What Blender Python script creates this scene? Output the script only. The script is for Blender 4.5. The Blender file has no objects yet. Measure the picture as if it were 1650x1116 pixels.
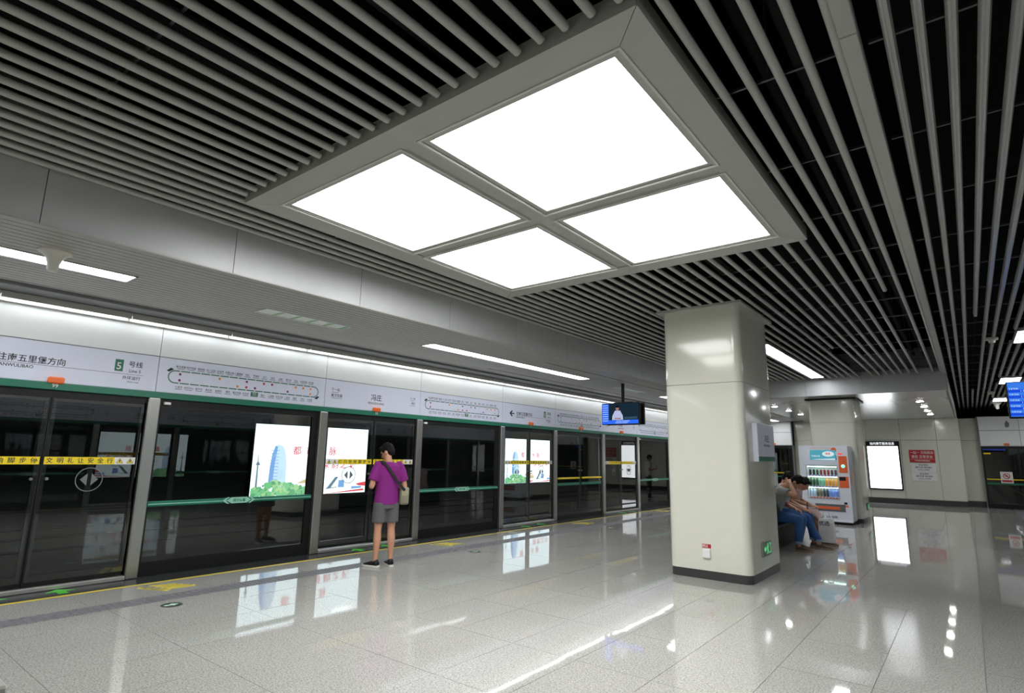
import bpy, bmesh, math, random
from math import sin, cos, pi, radians
from mathutils import Vector, Matrix

random.seed(7)
SC = bpy.context.scene
COL = SC.collection

# ------------------------------------------------------------------ camera, world, exposure
cam_d = bpy.data.cameras.new('camera')
cam_d.sensor_width = 36.0
cam_d.lens = 922.33 / 1650 * 36.0
cam_d.clip_start = 0.05
cam_d.clip_end = 200
cam = bpy.data.objects.new('camera', cam_d)
COL.objects.link(cam)
_r, _u, _f = (0.7866, 0.6172, 0.0183), (0.1014, -0.1583, 0.9822), (-0.6091, 0.7707, 0.1871)
cam.matrix_world = Matrix(((_r[0], _u[0], -_f[0], 0), (_r[1], _u[1], -_f[1], 0), (_r[2], _u[2], -_f[2], 1.55), (0, 0, 0, 1)))
SC.camera = cam

world = bpy.data.worlds.new('world')
SC.world = world
world.use_nodes = True
world.node_tree.nodes['Background'].inputs[0].default_value = (0.5, 0.55, 0.6, 1)
world.node_tree.nodes['Background'].inputs[1].default_value = 0.02

SC.view_settings.view_transform = 'Standard'
SC.view_settings.look = 'None'
SC.view_settings.gamma = 1.0
SC.view_settings.use_curve_mapping = False
SC.view_settings.exposure = 0.0
SC.cycles.use_denoising = True
SC.cycles.max_bounces = 9
SC.cycles.diffuse_bounces = 5
SC.cycles.glossy_bounces = 5
SC.cycles.transparent_max_bounces = 20
SC.cycles.sample_clamp_indirect = 6
SC.cycles.caustics_reflective = False

PANE_L, LAMP_L, WALL_L, DOWN_L, AD_L = 11.3, 17.0, 10.0, 95.0, 1.7


# ------------------------------------------------------------------ materials
def lin(c):
    c = c / 255.0
    return c / 12.92 if c <= 0.04045 else ((c + 0.055) / 1.055) ** 2.4


def S(r, g, b):
    return (lin(r), lin(g), lin(b), 1.0)


MATS = {}


def mat(name, rgb, rough=0.5, metal=0.0, spec=0.5, var=0.06, scale=6.0, bump=0.0, coat=0.0, stretch=None):
    """principled surface with a fine procedural variation of its colour"""
    if name in MATS:
        return MATS[name]
    m = bpy.data.materials.new(name)
    m.use_nodes = True
    nt = m.node_tree
    b = nt.nodes['Principled BSDF']
    col = S(*rgb)
    geo = nt.nodes.new('ShaderNodeNewGeometry')
    no = nt.nodes.new('ShaderNodeTexNoise')
    no.inputs['Scale'].default_value = scale
    no.inputs['Detail'].default_value = 4
    if stretch:
        mp = nt.nodes.new('ShaderNodeMapping')
        mp.inputs['Scale'].default_value = stretch
        nt.links.new(geo.outputs['Position'], mp.inputs['Vector'])
        nt.links.new(mp.outputs['Vector'], no.inputs['Vector'])
    else:
        nt.links.new(geo.outputs['Position'], no.inputs['Vector'])
    mx = nt.nodes.new('ShaderNodeMix')
    mx.data_type = 'RGBA'
    mx.inputs[6].default_value = [c * (1 - var) for c in col[:3]] + [1]
    mx.inputs[7].default_value = [min(1, c * (1 + var)) for c in col[:3]] + [1]
    nt.links.new(no.outputs['Fac'], mx.inputs[0])
    nt.links.new(mx.outputs[2], b.inputs['Base Color'])
    b.inputs['Roughness'].default_value = rough
    b.inputs['Metallic'].default_value = metal
    b.inputs['Specular IOR Level'].default_value = spec
    b.inputs['Coat Weight'].default_value = coat
    b.inputs['Coat Roughness'].default_value = 0.05
    if bump:
        bp = nt.nodes.new('ShaderNodeBump')
        bp.inputs['Strength'].default_value = bump
        bp.inputs['Distance'].default_value = 0.01
        nt.links.new(no.outputs['Fac'], bp.inputs['Height'])
        nt.links.new(bp.outputs['Normal'], b.inputs['Normal'])
    MATS[name] = m
    return m


def emit(name, rgb, strength):
    if name in MATS:
        return MATS[name]
    m = bpy.data.materials.new(name)
    m.use_nodes = True
    nt = m.node_tree
    nt.nodes.clear()
    out = nt.nodes.new('ShaderNodeOutputMaterial')
    e = nt.nodes.new('ShaderNodeEmission')
    e.inputs[0].default_value = S(*rgb)
    e.inputs[1].default_value = strength
    nt.links.new(e.outputs[0], out.inputs[0])
    MATS[name] = m
    return m


def granite(name, c1, c2, c3, rough, scale=170.0, spec=0.5):
    m = bpy.data.materials.new(name)
    m.use_nodes = True
    nt = m.node_tree
    b = nt.nodes['Principled BSDF']
    geo = nt.nodes.new('ShaderNodeNewGeometry')
    vo = nt.nodes.new('ShaderNodeTexVoronoi')
    vo.inputs['Scale'].default_value = scale
    no = nt.nodes.new('ShaderNodeTexNoise')
    no.inputs['Scale'].default_value = scale * 0.4
    no.inputs['Detail'].default_value = 6
    big = nt.nodes.new('ShaderNodeTexNoise')
    big.inputs['Scale'].default_value = 0.9
    big.inputs['Detail'].default_value = 5
    for n in (vo, no, big):
        nt.links.new(geo.outputs['Position'], n.inputs['Vector'])
    r = nt.nodes.new('ShaderNodeValToRGB')
    r.color_ramp.elements[0].position = 0.3
    r.color_ramp.elements[0].color = S(*c1)
    r.color_ramp.elements[1].position = 0.7
    r.color_ramp.elements[1].color = S(*c3)
    e = r.color_ramp.elements.new(0.5)
    e.color = S(*c2)
    mixf = nt.nodes.new('ShaderNodeMath')
    mixf.operation = 'MULTIPLY_ADD'
    nt.links.new(vo.outputs['Distance'], mixf.inputs[0])
    mixf.inputs[1].default_value = 0.45
    nt.links.new(no.outputs['Fac'], mixf.inputs[2])
    sub = nt.nodes.new('ShaderNodeMath')
    sub.operation = 'SUBTRACT'
    nt.links.new(mixf.outputs[0], sub.inputs[0])
    sub.inputs[1].default_value = 0.17
    nt.links.new(sub.outputs[0], r.inputs[0])
    mul = nt.nodes.new('ShaderNodeMix')
    mul.data_type = 'RGBA'
    mul.blend_type = 'MULTIPLY'
    mul.inputs[0].default_value = 1.0
    r2 = nt.nodes.new('ShaderNodeMapRange')
    r2.inputs[3].default_value = 0.88
    r2.inputs[4].default_value = 1.1
    nt.links.new(big.outputs['Fac'], r2.inputs[0])
    nt.links.new(r.outputs[0], mul.inputs[6])
    nt.links.new(r2.outputs[0], mul.inputs[7])
    nt.links.new(mul.outputs[2], b.inputs['Base Color'])
    b.inputs['Roughness'].default_value = rough
    b.inputs['Specular IOR Level'].default_value = spec
    # faint waviness of polished stone
    bp = nt.nodes.new('ShaderNodeBump')
    bp.inputs['Strength'].default_value = 0.008
    bp.inputs['Distance'].default_value = 0.05
    wv = nt.nodes.new('ShaderNodeTexNoise')
    wv.inputs['Scale'].default_value = 2.2
    nt.links.new(geo.outputs['Position'], wv.inputs['Vector'])
    nt.links.new(wv.outputs['Fac'], bp.inputs['Height'])
    nt.links.new(bp.outputs['Normal'], b.inputs['Normal'])
    MATS[name] = m
    return m


def glass(name, tint, ior=1.6, rough=0.0):
    """architectural glass: fresnel mirror over a tinted pass-through, front faces only"""
    m = bpy.data.materials.new(name)
    m.use_nodes = True
    nt = m.node_tree
    nt.nodes.clear()
    out = nt.nodes.new('ShaderNodeOutputMaterial')
    tr = nt.nodes.new('ShaderNodeBsdfTransparent')
    tr.inputs[0].default_value = tint
    gl = nt.nodes.new('ShaderNodeBsdfGlossy')
    gl.inputs['Roughness'].default_value = rough
    fr = nt.nodes.new('ShaderNodeFresnel')
    fr.inputs[0].default_value = ior
    geo = nt.nodes.new('ShaderNodeNewGeometry')
    inv = nt.nodes.new('ShaderNodeMath')
    inv.operation = 'SUBTRACT'
    inv.inputs[0].default_value = 1.0
    nt.links.new(geo.outputs['Backfacing'], inv.inputs[1])
    mu = nt.nodes.new('ShaderNodeMath')
    mu.operation = 'MULTIPLY'
    nt.links.new(fr.outputs[0], mu.inputs[0])
    nt.links.new(inv.outputs[0], mu.inputs[1])
    mx = nt.nodes.new('ShaderNodeMixShader')
    nt.links.new(mu.outputs[0], mx.inputs[0])
    nt.links.new(tr.outputs[0], mx.inputs[1])
    nt.links.new(gl.outputs[0], mx.inputs[2])
    nt.links.new(mx.outputs[0], out.inputs[0])
    MATS[name] = m
    return m


M_GRANITE = granite('granite_floor', (116, 116, 112), (162, 161, 157), (190, 189, 185), 0.035, 190)
M_GRANITE_DK = granite('dark_granite', (28, 30, 32), (46, 48, 50), (66, 68, 70), 0.22, 150, 0.3)
M_GROUT = mat('grout', (132, 126, 116), 0.8)
M_TACT = mat('tactile_grey', (112, 112, 116), 0.5)
M_YELLOW = mat('yellow_paint', (226, 204, 72), 0.5)
M_SLAT = mat('slat_grey', (176, 176, 170), 0.42, spec=0.4)
M_SLAT2 = mat('slat_satin', (178, 178, 174), 0.28, metal=0.25)
M_FRAME = mat('ceiling_frame_grey', (176, 176, 171), 0.45)
M_LIP = mat('lip_pale', (206, 206, 200), 0.35)
M_BULK = mat('bulkhead_grey', (188, 190, 192), 0.4, metal=0.12)
M_PLANK = mat('plank_grey', (172, 172, 167), 0.4)
M_TRIMDK = mat('dark_trim', (122, 124, 126), 0.5)
M_VOID = mat('void_black', (13, 14, 14), 1.0, spec=0.05)
M_DUCT = mat('duct_dark', (34, 35, 35), 0.8, spec=0.15)
M_RAIL = mat('runner_steel', (96, 98, 100), 0.35, metal=0.7)
M_CREAM = mat('enamel_cream', (220, 221, 208), 0.13, spec=0.55, var=0.02, coat=0.3)
M_PLINTH = mat('plinth_dark', (60, 60, 61), 0.3)
M_WHITE = mat('panel_white', (232, 234, 234), 0.3, var=0.02)
M_SIGN = mat('sign_lavender', (222, 226, 244), 0.35, var=0.02)
M_GREEN = mat('line_green', (22, 112, 88), 0.35, var=0.04)
M_GREENL = mat('pale_green_stripe', (150, 205, 185), 0.4)
M_STEEL = mat('brushed_steel', (166, 166, 162), 0.28, metal=0.9, scale=20, stretch=(1, 1, 0.05))
M_SILL = mat('sill_metal', (176, 176, 174), 0.35, metal=0.6)
M_BLACK = mat('black_frame', (18, 20, 20), 0.45, spec=0.3)
M_INK = mat('ink_dark', (36, 38, 44), 0.6)
M_INKG = mat('ink_grey', (92, 94, 108), 0.6)
M_ORANGE = mat('lamp_orange', (245, 110, 40), 0.35)
M_TAPE = mat('tape_yellow', (240, 214, 30), 0.45, var=0.03)
M_TAPEW = mat('tape_white', (225, 225, 222), 0.45)
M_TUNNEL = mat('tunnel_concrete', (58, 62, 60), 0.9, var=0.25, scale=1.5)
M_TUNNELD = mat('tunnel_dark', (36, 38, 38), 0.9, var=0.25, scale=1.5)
M_GLASS = glass('platform_glass', (0.86, 0.9, 0.89, 1), 2.0)
M_GLASS_B = glass('box_glass', (0.96, 0.97, 0.97, 1), 1.45)
E_PANE = emit('pane_light', (255, 255, 253), PANE_L)
E_LAMP = emit('troffer_light', (252, 253, 255), LAMP_L)
E_WALL = emit('washer_light', (248, 252, 255), WALL_L)
E_DOWN = emit('downlight_light', (255, 252, 246), DOWN_L)
E_BOX = emit('lightbox_white', (248, 252, 255), 5.0)


# ------------------------------------------------------------------ mesh helpers
def wloc(o):
    v = Vector((0, 0, 0))
    while o is not None:
        v += Vector(o.location)
        o = o.parent
    return v


class MB:
    def __init__(s):
        s.v, s.f, s.m = [], [], []

    def add(s, vs, fs, m=0):
        n = len(s.v)
        s.v.extend([tuple(p) for p in vs])
        s.f.extend([tuple(i + n for i in f) for f in fs])
        s.m.extend([m] * len(fs))
        return s

    def box(s, x0, x1, y0, y1, z0, z1, m=0):
        x0, x1 = min(x0, x1), max(x0, x1)
        y0, y1 = min(y0, y1), max(y0, y1)
        z0, z1 = min(z0, z1), max(z0, z1)
        vs = [(x, y, z) for z in (z0, z1) for x, y in ((x0, y0), (x1, y0), (x1, y1), (x0, y1))]
        return s.add(vs, [(3, 2, 1, 0), (4, 5, 6, 7), (0, 1, 5, 4), (1, 2, 6, 5), (2, 3, 7, 6), (3, 0, 4, 7)], m)

    def rbox(s, x0, x1, y0, y1, z0, z1, r=0.01, m=0, seg=1):
        """box with every edge rounded"""
        bm = bmesh.new()
        bmesh.ops.create_cube(bm, size=1)
        for v in bm.verts:
            v.co = Vector(((x0 + x1) / 2 + v.co.x * abs(x1 - x0), (y0 + y1) / 2 + v.co.y * abs(y1 - y0), (z0 + z1) / 2 + v.co.z * abs(z1 - z0)))
        bmesh.ops.bevel(bm, geom=list(bm.edges), offset=r, segments=seg, profile=0.5, affect='EDGES')
        bm.verts.index_update()
        s.add([v.co.copy() for v in bm.verts], [[v.index for v in f.verts] for f in bm.faces], m)
        bm.free()
        return s

    def prism(s, poly, axis, a, b, m=0):
        """extrude a 2-D outline along an axis (0 x: poly is y,z; 1 y: x,z; 2 z: x,y)"""
        n = len(poly)
        def P(p, t):
            return {0: (t, p[0], p[1]), 1: (p[0], t, p[1]), 2: (p[0], p[1], t)}[axis]
        vs = [P(p, a) for p in poly] + [P(p, b) for p in poly]
        fs = [tuple(range(n - 1, -1, -1)), tuple(range(n, 2 * n))] + [(i, (i + 1) % n, n + (i + 1) % n, n + i) for i in range(n)]
        return s.add(vs, fs, m)

    def loft(s, rings, n=16, m=0, caps=True):
        """rings of (centre, a_vec, b_vec)"""
        vs = []
        for c, a, b in rings:
            c, a, b = Vector(c), Vector(a), Vector(b)
            for i in range(n):
                t = 2 * pi * i / n
                vs.append(c + a * cos(t) + b * sin(t))
        fs = []
        for k in range(len(rings) - 1):
            for i in range(n):
                j = (i + 1) % n
                fs.append((k * n + i, k * n + j, (k + 1) * n + j, (k + 1) * n + i))
        if caps:
            fs.append(tuple(range(n - 1, -1, -1)))
            fs.append(tuple(range((len(rings) - 1) * n, len(rings) * n)))
        return s.add(vs, fs, m)

    def tube(s, p0, p1, r0, r1=None, n=12, m=0):
        r1 = r0 if r1 is None else r1
        p0, p1 = Vector(p0), Vector(p1)
        d = (p1 - p0).normalized()
        a = d.orthogonal().normalized()
        b = d.cross(a)
        return s.loft([(p0, a * r0, b * r0), (p1, a * r1, b * r1)], n, m)

    def ell(s, c, r, rot=None, nu=14, nv=9, m=0):
        c = Vector(c)
        R = rot if rot is not None else Matrix.Identity(3)
        rings = []
        for k in range(nv + 1):
            t = -pi / 2 + pi * k / nv
            rr = max(cos(t), 0.02)
            rings.append((c + R @ Vector((0, 0, r[2] * sin(t))), R @ Vector((r[0] * rr, 0, 0)), R @ Vector((0, r[1] * rr, 0))))
        return s.loft(rings, nu, m)

    def limb(s, p0, p1, r0, r1, n=14, m=0):
        s.tube(p0, p1, r0, r1, n, m)
        s.ell(p0, (r0,) * 3, None, n, 8, m)
        s.ell(p1, (r1,) * 3, None, n, 8, m)
        return s

    def chain(s, pts, rs, m=0, n=14):
        for i in range(len(pts) - 1):
            s.limb(pts[i], pts[i + 1], rs[i], rs[i + 1], n, m)
        return s

    def build(s, name, mats, parent=None, smooth=False, local=False, origin=None):
        if not isinstance(mats, (list, tuple)):
            mats = [mats]
        me = bpy.data.meshes.new(name)
        me.from_pydata(s.v, [], s.f)
        bm = bmesh.new()
        bm.from_mesh(me)
        bmesh.ops.recalc_face_normals(bm, faces=bm.faces)
        bm.to_mesh(me)
        bm.free()
        for mm in mats:
            me.materials.append(mm)
        me.polygons.foreach_set('material_index', s.m)
        if smooth:
            me.polygons.foreach_set('use_smooth', [True] * len(me.polygons))
            try:
                me.set_sharp_from_angle(angle=radians(40))
            except Exception:
                pass
        return put(name, me, parent, local, origin)


def put(name, me, parent=None, local=False, origin=None):
    o = bpy.data.objects.new(name, me)
    COL.objects.link(o)
    if parent is not None:
        o.parent = parent
        if not local:
            me.transform(Matrix.Translation(-wloc(parent)))
    elif not local:
        if origin is None:
            xs = [v.co for v in me.vertices]
            lo = [min(c[i] for c in xs) for i in range(3)]
            hi = [max(c[i] for c in xs) for i in range(3)]
            origin = ((lo[0] + hi[0]) / 2, (lo[1] + hi[1]) / 2, lo[2])
        me.transform(Matrix.Translation(-Vector(origin)))
        o.location = origin
    return o


def tag(o, label=None, cat=None, group=None, kind=None):
    if label:
        o['label'] = label
    if cat:
        o['category'] = cat
    if group:
        o['group'] = group
    if kind:
        o['kind'] = kind
    return o


def empty(name, loc, label=None, cat=None, group=None, kind=None, rz=0.0):
    o = bpy.data.objects.new(name, None)
    COL.objects.link(o)
    o.location = loc
    o.rotation_euler = (0, 0, rz)
    o.empty_display_size = 0.1
    return tag(o, label, cat, group, kind)


_txt = {}


def text_verts(txt, size, align='CENTER', res=2):
    key = (txt, size, align, res)
    if key in _txt:
        return _txt[key]
    cu = bpy.data.curves.new('txt', 'FONT')
    cu.body = txt
    cu.size = size
    cu.align_x = align
    cu.align_y = 'CENTER'
    cu.resolution_u = res
    cu.fill_mode = 'FRONT'
    cu.offset = size * 0.012
    ob = bpy.data.objects.new('txt', cu)
    COL.objects.link(ob)
    dg = bpy.context.evaluated_depsgraph_get()
    me = bpy.data.meshes.new_from_object(ob.evaluated_get(dg))
    out = ([v.co.copy() for v in me.vertices], [tuple(p.vertices) for p in me.polygons])
    bpy.data.objects.remove(ob)
    bpy.data.curves.remove(cu)
    bpy.data.meshes.remove(me)
    _txt[key] = out
    return out


def text_on(mb, txt, size, org, xd, yd, align='CENTER', m=0, squash=1.0, res=2):
    """flat print: text laid at org with reading direction xd and up yd"""
    vs, fs = text_verts(txt, size, align, res)
    org, xd, yd = Vector(org), Vector(xd), Vector(yd)
    mb.add([org + xd * (v.x * squash) + yd * v.y for v in vs], fs, m)


def flat_obj(mb, name, mats, parent):
    """text and print meshes: flat, keep winding"""
    if not isinstance(mats, (list, tuple)):
        mats = [mats]
    me = bpy.data.meshes.new(name)
    me.from_pydata(mb.v, [], mb.f)
    for mm in mats:
        me.materials.append(mm)
    me.polygons.foreach_set('material_index', mb.m)
    return put(name, me, parent)


def plate(mb, org, xd, yd, poly, m=0):
    org, xd, yd = Vector(org), Vector(xd), Vector(yd)
    mb.add([org + xd * p[0] + yd * p[1] for p in poly], [tuple(range(len(poly)))], m)


def circ(r, n=28, cx=0, cy=0, ry=None):
    ry = r if ry is None else ry
    return [(cx + r * cos(2 * pi * i / n), cy + ry * sin(2 * pi * i / n)) for i in range(n)]


def ring(mb, org, xd, yd, r0, r1, n=28, cx=0, cy=0, m=0):
    org, xd, yd = Vector(org), Vector(xd), Vector(yd)
    vs, fs = [], []
    for i in range(n):
        t = 2 * pi * i / n
        for r in (r0, r1):
            vs.append(org + xd * (cx + r * cos(t)) + yd * (cy + r * sin(t)))
    for i in range(n):
        j = (i + 1) % n
        fs.append((2 * i, 2 * i + 1, 2 * j + 1, 2 * j))
    mb.add(vs, fs, m)


# ------------------------------------------------------------------ dimensions
XL, XR = -8.15, 2.45            # platform screen doors, both sides
XC = (XL + XR) / 2              # platform axis
Y0, Y1 = -11.0, 27.3            # platform ends
H = 3.67                        # slat ceiling
LOW = 3.24                      # plank ceiling
BX = -5.45                      # bulkhead face
CAMP = Vector((0, 0, 1.55))
R3 = Matrix((_r, _u, _f))


def project(p):
    v = R3 @ (Vector(p) - CAMP)
    if v.z < 0.1:
        return (-9999, -9999)
    return (825 + 922.33 * v.x / v.z, 558 - 922.33 * v.y / v.z)


# ------------------------------------------------------------------ floor
fb = MB()
fb.box(XL - 0.3, XR + 0.3, Y0, 31.6, -0.35, -0.004)
floor = fb.build('floor', M_GROUT)
tag(floor, 'polished pale grey granite platform floor with dark edge strips', 'floor', kind='structure')
TX, TY = 0.6235, 0.92
GX0, GX1 = XL + 1.40, XR - 1.40
xs = [GX0] + [x for x in [-0.07 + TX * k for k in range(-14, 6)] if GX0 + 0.12 < x < GX1 - 0.12] + [GX1]
ys = [4.115 + TY * k for k in range(-16, 31)]
ys = [y for y in ys if y < 31]
cells = []
for i in range(len(xs) - 1):
    for j in range(len(ys) - 1):
        cells.append((xs[i], xs[i + 1], ys[j], ys[j + 1]))
def seen(c):
    for x in (c[0], c[1]):
        for y in (c[2], c[3]):
            u, v = project((x, y, 0))
            if -20 < u < 1670 and v < 1140:
                return True
    return False
vis = [c for c in cells if seen(c) and c[3] < 27.4]
vis.sort(key=lambda c: (c[0] + c[1]) ** 2 / 4 + (c[2] + c[3]) ** 2 / 4)
near = vis[:300]
nearset = set(near)
rest = [c for c in cells if c not in nearset]
def tile_box(mb, x0, x1, y0, y1, g=0.002):
    mb.add([(x0 + g, y0 + g, -0.004), (x1 - g, y0 + g, -0.004), (x1 - g, y1 - g, -0.004), (x0 + g, y1 - g, -0.004),
            (x0 + g, y0 + g, 0), (x1 - g, y0 + g, 0), (x1 - g, y1 - g, 0), (x0 + g, y1 - g, 0)],
           [(4, 5, 6, 7), (0, 1, 5, 4), (1, 2, 6, 5), (2, 3, 7, 6), (3, 0, 4, 7)])
tile_me = {}
for c in near:
    w = round(c[1] - c[0], 4)
    if w not in tile_me:
        t = MB()
        tile_box(t, -w / 2, w / 2, -TY / 2, TY / 2)
        me = bpy.data.meshes.new('tile')
        me.from_pydata(t.v, [], t.f)
        me.materials.append(M_GRANITE)
        tile_me[w] = me
    o = bpy.data.objects.new('tile', tile_me[w])
    COL.objects.link(o)
    o.parent = floor
    o.location = Vector(((c[0] + c[1]) / 2, (c[2] + c[3]) / 2, 0)) - Vector(floor.location)
    o.rotation_euler = (random.gauss(0, .0007), random.gauss(0, .0009), 0)     # tiles are never laid dead level
t = MB()
for c in rest:
    tile_box(t, *c)
for sx in (1, -1):           # inner granite border and dark edge strip, both platform edges
    X = XL if sx == 1 else XR
    y = Y0
    while y < 31:
        a, b = sorted((X + sx * 0.46, X + sx * 1.12))
        tile_box(t, a, b, y, min(y + 1.2, 31.2))
        y += 1.2
o = t.build('tile_field', M_GRANITE, floor)
o['kind'] = 'stuff'
for sx in (1, -1):
    X = XL if sx == 1 else XR
    t = MB()
    y = Y0
    while y < 31:
        a, b = sorted((X - sx * 0.1, X + sx * 0.40))
        tile_box(t, a, b, y, min(y + 1.2, 31.2), 0.0015)
        y += 1.2
    o = t.build('edge_strip', M_GRANITE_DK, floor)
    o['label'] = 'dark granite strip along the screen doors'
    t = MB()
    t.box(X + sx * 0.40, X + sx * 0.46, Y0, 31, -0.004, 0.001)
    o = t.build('yellow_line', M_YELLOW, floor)
    o['label'] = 'yellow safety line'
    t = MB()
    a, b = sorted((X + sx * 1.12, X + sx * 1.40))
    t.box(a, b, Y0, 31, -0.004, 0.0005)
    if sx == 1:
        for j in range(int(19 / 0.07)):
            for i in range(5):
                cx, cy = a + 0.03 + i * 0.055, 0.2 + j * 0.07
                t.add([(cx - .014, cy - .018, .0005), (cx + .014, cy - .018, .0005), (cx + .014, cy + .018, .0005), (cx - .014, cy + .018, .0005),
                       (cx - .008, cy - .012, .005), (cx + .008, cy - .012, .005), (cx + .008, cy + .012, .005), (cx - .008, cy + .012, .005)],
                      [(4, 5, 6, 7), (0, 1, 5, 4), (1, 2, 6, 5), (2, 3, 7, 6), (3, 0, 4, 7)])
    o = t.build('tactile_strip', M_TACT, floor)
    o['label'] = 'grey studded tactile strip'
# printed marks on the floor
M_MARKG = mat('mark_green', (70, 200, 50), 0.4)
M_MARKY = mat('mark_yellow', (216, 200, 84), 0.45)
M_MARKD = mat('mark_dark', (60, 72, 64), 0.4)
def floor_arrow(cx, cy, s=1.0, d=1):
    mb = MB()
    pts = [(-.10, -.03), (.02, -.03), (.02, -.09), (.15, .0), (.02, .09), (.02, .03), (-.10, .03)]
    mb.prism([(cx + p[0] * s * -1, cy + p[1] * s * 1.5) for p in pts], 2, -0.001, 0.002)
    o = mb.build('floor_arrow', M_MARKG, floor)
for cy in (1.62, 2.2, 6.15, 6.75, 10.7, 11.3, 15.3, 15.9):
    floor_arrow(XL + 0.2, cy)
for cy in (3.05, 7.6, 12.2, 16.8):
    mb = MB()
    for k in range(4):      # yellow hand-like chevrons of the queueing mark
        mb.prism([(XL + .55 + k * .09, cy - .12 + k * .03), (XL + .62 + k * .09, cy - .12 + k * .03), (XL + .72 + k * .07, cy + .13 + k * .04), (XL + .64 + k * .07, cy + .15 + k * .04)], 2, -0.001, 0.0016)
    mb.prism([(XL + .55, cy - .22), (XL + .62, cy - .26), (XL + .98, cy - .08), (XL + .92, cy - .02)], 2, -0.001, 0.0016)
    o = mb.build('queue_mark', M_MARKY, floor)
    mb = MB()
    text_on(mb, '先下后上', 0.075, (XL + 0.77, cy - 0.145, 0.0022), Vector((0.9, 0.42, 0)).normalized(), Vector((-0.42, 0.9, 0)).normalized())
    flat_obj(mb, 'mark_lettering', M_INK, floor)
for cx, cy in ((-6.52, 2.76), (-6.5, 7.35), (-6.5, 11.9), (-6.5, 16.5)):
    mb = MB()
    mb.prism([(cx + p[0], cy + p[1]) for p in circ(.1, 24)], 2, -0.001, 0.002)
    o = mb.build('exit_disc', M_MARKD, floor)
    mb = MB()
    mb.prism([(cx + a, cy + b) for a, b in ((-.02, -.07), (.02, -.07), (.02, .0), (.05, .0), (0, .07), (-.05, .0), (-.02, .0))], 2, 0.001, 0.003)
    mb.build('disc_arrow', mat('mark_pale', (190, 225, 205), .4), floor)

# ------------------------------------------------------------------ tunnel behind each line of screen doors
def tunnel(sx, name):
    X = XL if sx == 1 else XR
    mb = MB()
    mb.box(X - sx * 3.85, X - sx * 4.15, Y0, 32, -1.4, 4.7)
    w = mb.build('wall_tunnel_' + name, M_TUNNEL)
    tag(w, 'dark concrete tunnel wall seen through the %s line of screen doors' % ('far' if sx == 1 else 'opposite'), 'wall', kind='structure')
    mb = MB()
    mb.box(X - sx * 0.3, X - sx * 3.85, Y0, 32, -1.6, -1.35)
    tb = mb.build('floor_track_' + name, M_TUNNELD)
    tag(tb, 'dark track bed below the %s line of screen doors' % ('glass' if sx == 1 else 'mirrored'), 'track bed', kind='structure')
    mb = MB()
    for z in (0.25, 0.1, -0.1):
        mb.tube((X - sx * 3.828, Y0, z), (X - sx * 3.828, 31.5, z), 0.02, n=8)
    mb.build('cable_pipe', M_DUCT, tb, True)
    mb = MB()
    for dx in (1.3, 2.75):
        mb.box(X - sx * dx, X - sx * (dx + 0.07), Y0, 32, -1.35, -1.18)
    mb.build('rail', M_RAIL, tb)
    mb = MB()
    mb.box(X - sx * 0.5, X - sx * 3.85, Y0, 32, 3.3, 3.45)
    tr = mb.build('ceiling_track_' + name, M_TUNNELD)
    mb = MB()
    for z in (2.7, 2.9):
        mb.tube((X - sx * 3.828, Y0, z), (X - sx * 3.828, 31.5, z), 0.02, n=8)
    mb.build('cable_pipe', M_DUCT, tr, True)
    tag(tr, 'dark soffit over the track bed behind the %s screen doors' % ('glass' if sx == 1 else 'mirrored'), 'ceiling', kind='structure')
tunnel(1, 'left')
tunnel(-1, 'right')

# ------------------------------------------------------------------ platform screen doors
def header(sx, name, label):
    """the header wall above the doors; local z upward, faces sx"""
    X = XL if sx == 1 else XR
    f = lambda d: X + sx * d
    mb = MB()
    mb.box(f(-0.35), f(-0.012), Y0, 31, 2.19, 3.66)
    w = mb.build('wall_' + name, M_TRIMDK)
    tag(w, label, 'wall', kind='structure')
    mb = MB()
    mb.rbox(f(-0.012), f(0.03), Y0, 31, 2.19, 2.27, 0.006)
    o = mb.build('green_band', M_GREEN, w)
    return w, f


# bay boundaries along the platform: F fixed glass, D sliding door, E emergency doors
BAYS = [('D', -3.74, -1.65), ('F', -1.65, 0.84), ('D', 0.84, 2.93), ('F', 2.93, 5.42), ('D', 5.42, 7.51), ('F', 7.51, 10.0), ('D', 10.0, 12.11), ('E', 12.11, 14.55), ('D', 14.55, 16.73), ('F', 16.73, 19.2),
        ('D', 19.2, 21.3), ('F', 21.3, 23.8), ('D', 23.8, 25.9), ('F', 25.9, 27.3)]
BAYD = ['the doors behind the viewer', 'the glass bay behind the viewer', 'the doors under the full direction sign', 'the glass bay under the big route map', 'the doors where the man in purple waits', 'the glass bay under the second route map', 'the doors before the second lit poster', 'the emergency doors with yellow bars', 'the doors below the hanging screen', 'the glass bay beside the cream column', 'the first doors hidden by the column', 'the glass bay hidden by the column', 'the last sliding doors', 'the last glass bay']
WALL_L_OBJ, fL = header(1, 'left', 'white header wall over the platform screen doors with green band and route maps')
WALL_R_OBJ, fR = header(-1, 'right', 'opposite header wall over the screen doors seen mirrored in the glass')

STN_TOP = ['南五里堡', '陇海西路', '桐柏路', '五一公园', '后河芦', '月季公园', '儿童医院', '郑大', '海滩寺', '沙门', '徐庄', '姚砦', '康宁街', '经北', '众意西路', '东风路']
STN_BOT = ['七里河', '经开中心', '航海东', '金水东', '省骨科', '博览', '黄河东路', '农业东', '冯庄', '祭城', '心怡路', '中州大道', '二里岗', '福塔', '货站', '人民路']
DOTC = [(200, 60, 60), (230, 130, 50), (225, 195, 60), (60, 130, 220), (140, 50, 110), (235, 150, 60)]
M_DOTS = [mat('dot_%s' % n, c, 0.5) for n, c in zip(('red', 'orange', 'yellow', 'blue', 'plum', 'amber'), DOTC)]


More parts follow.
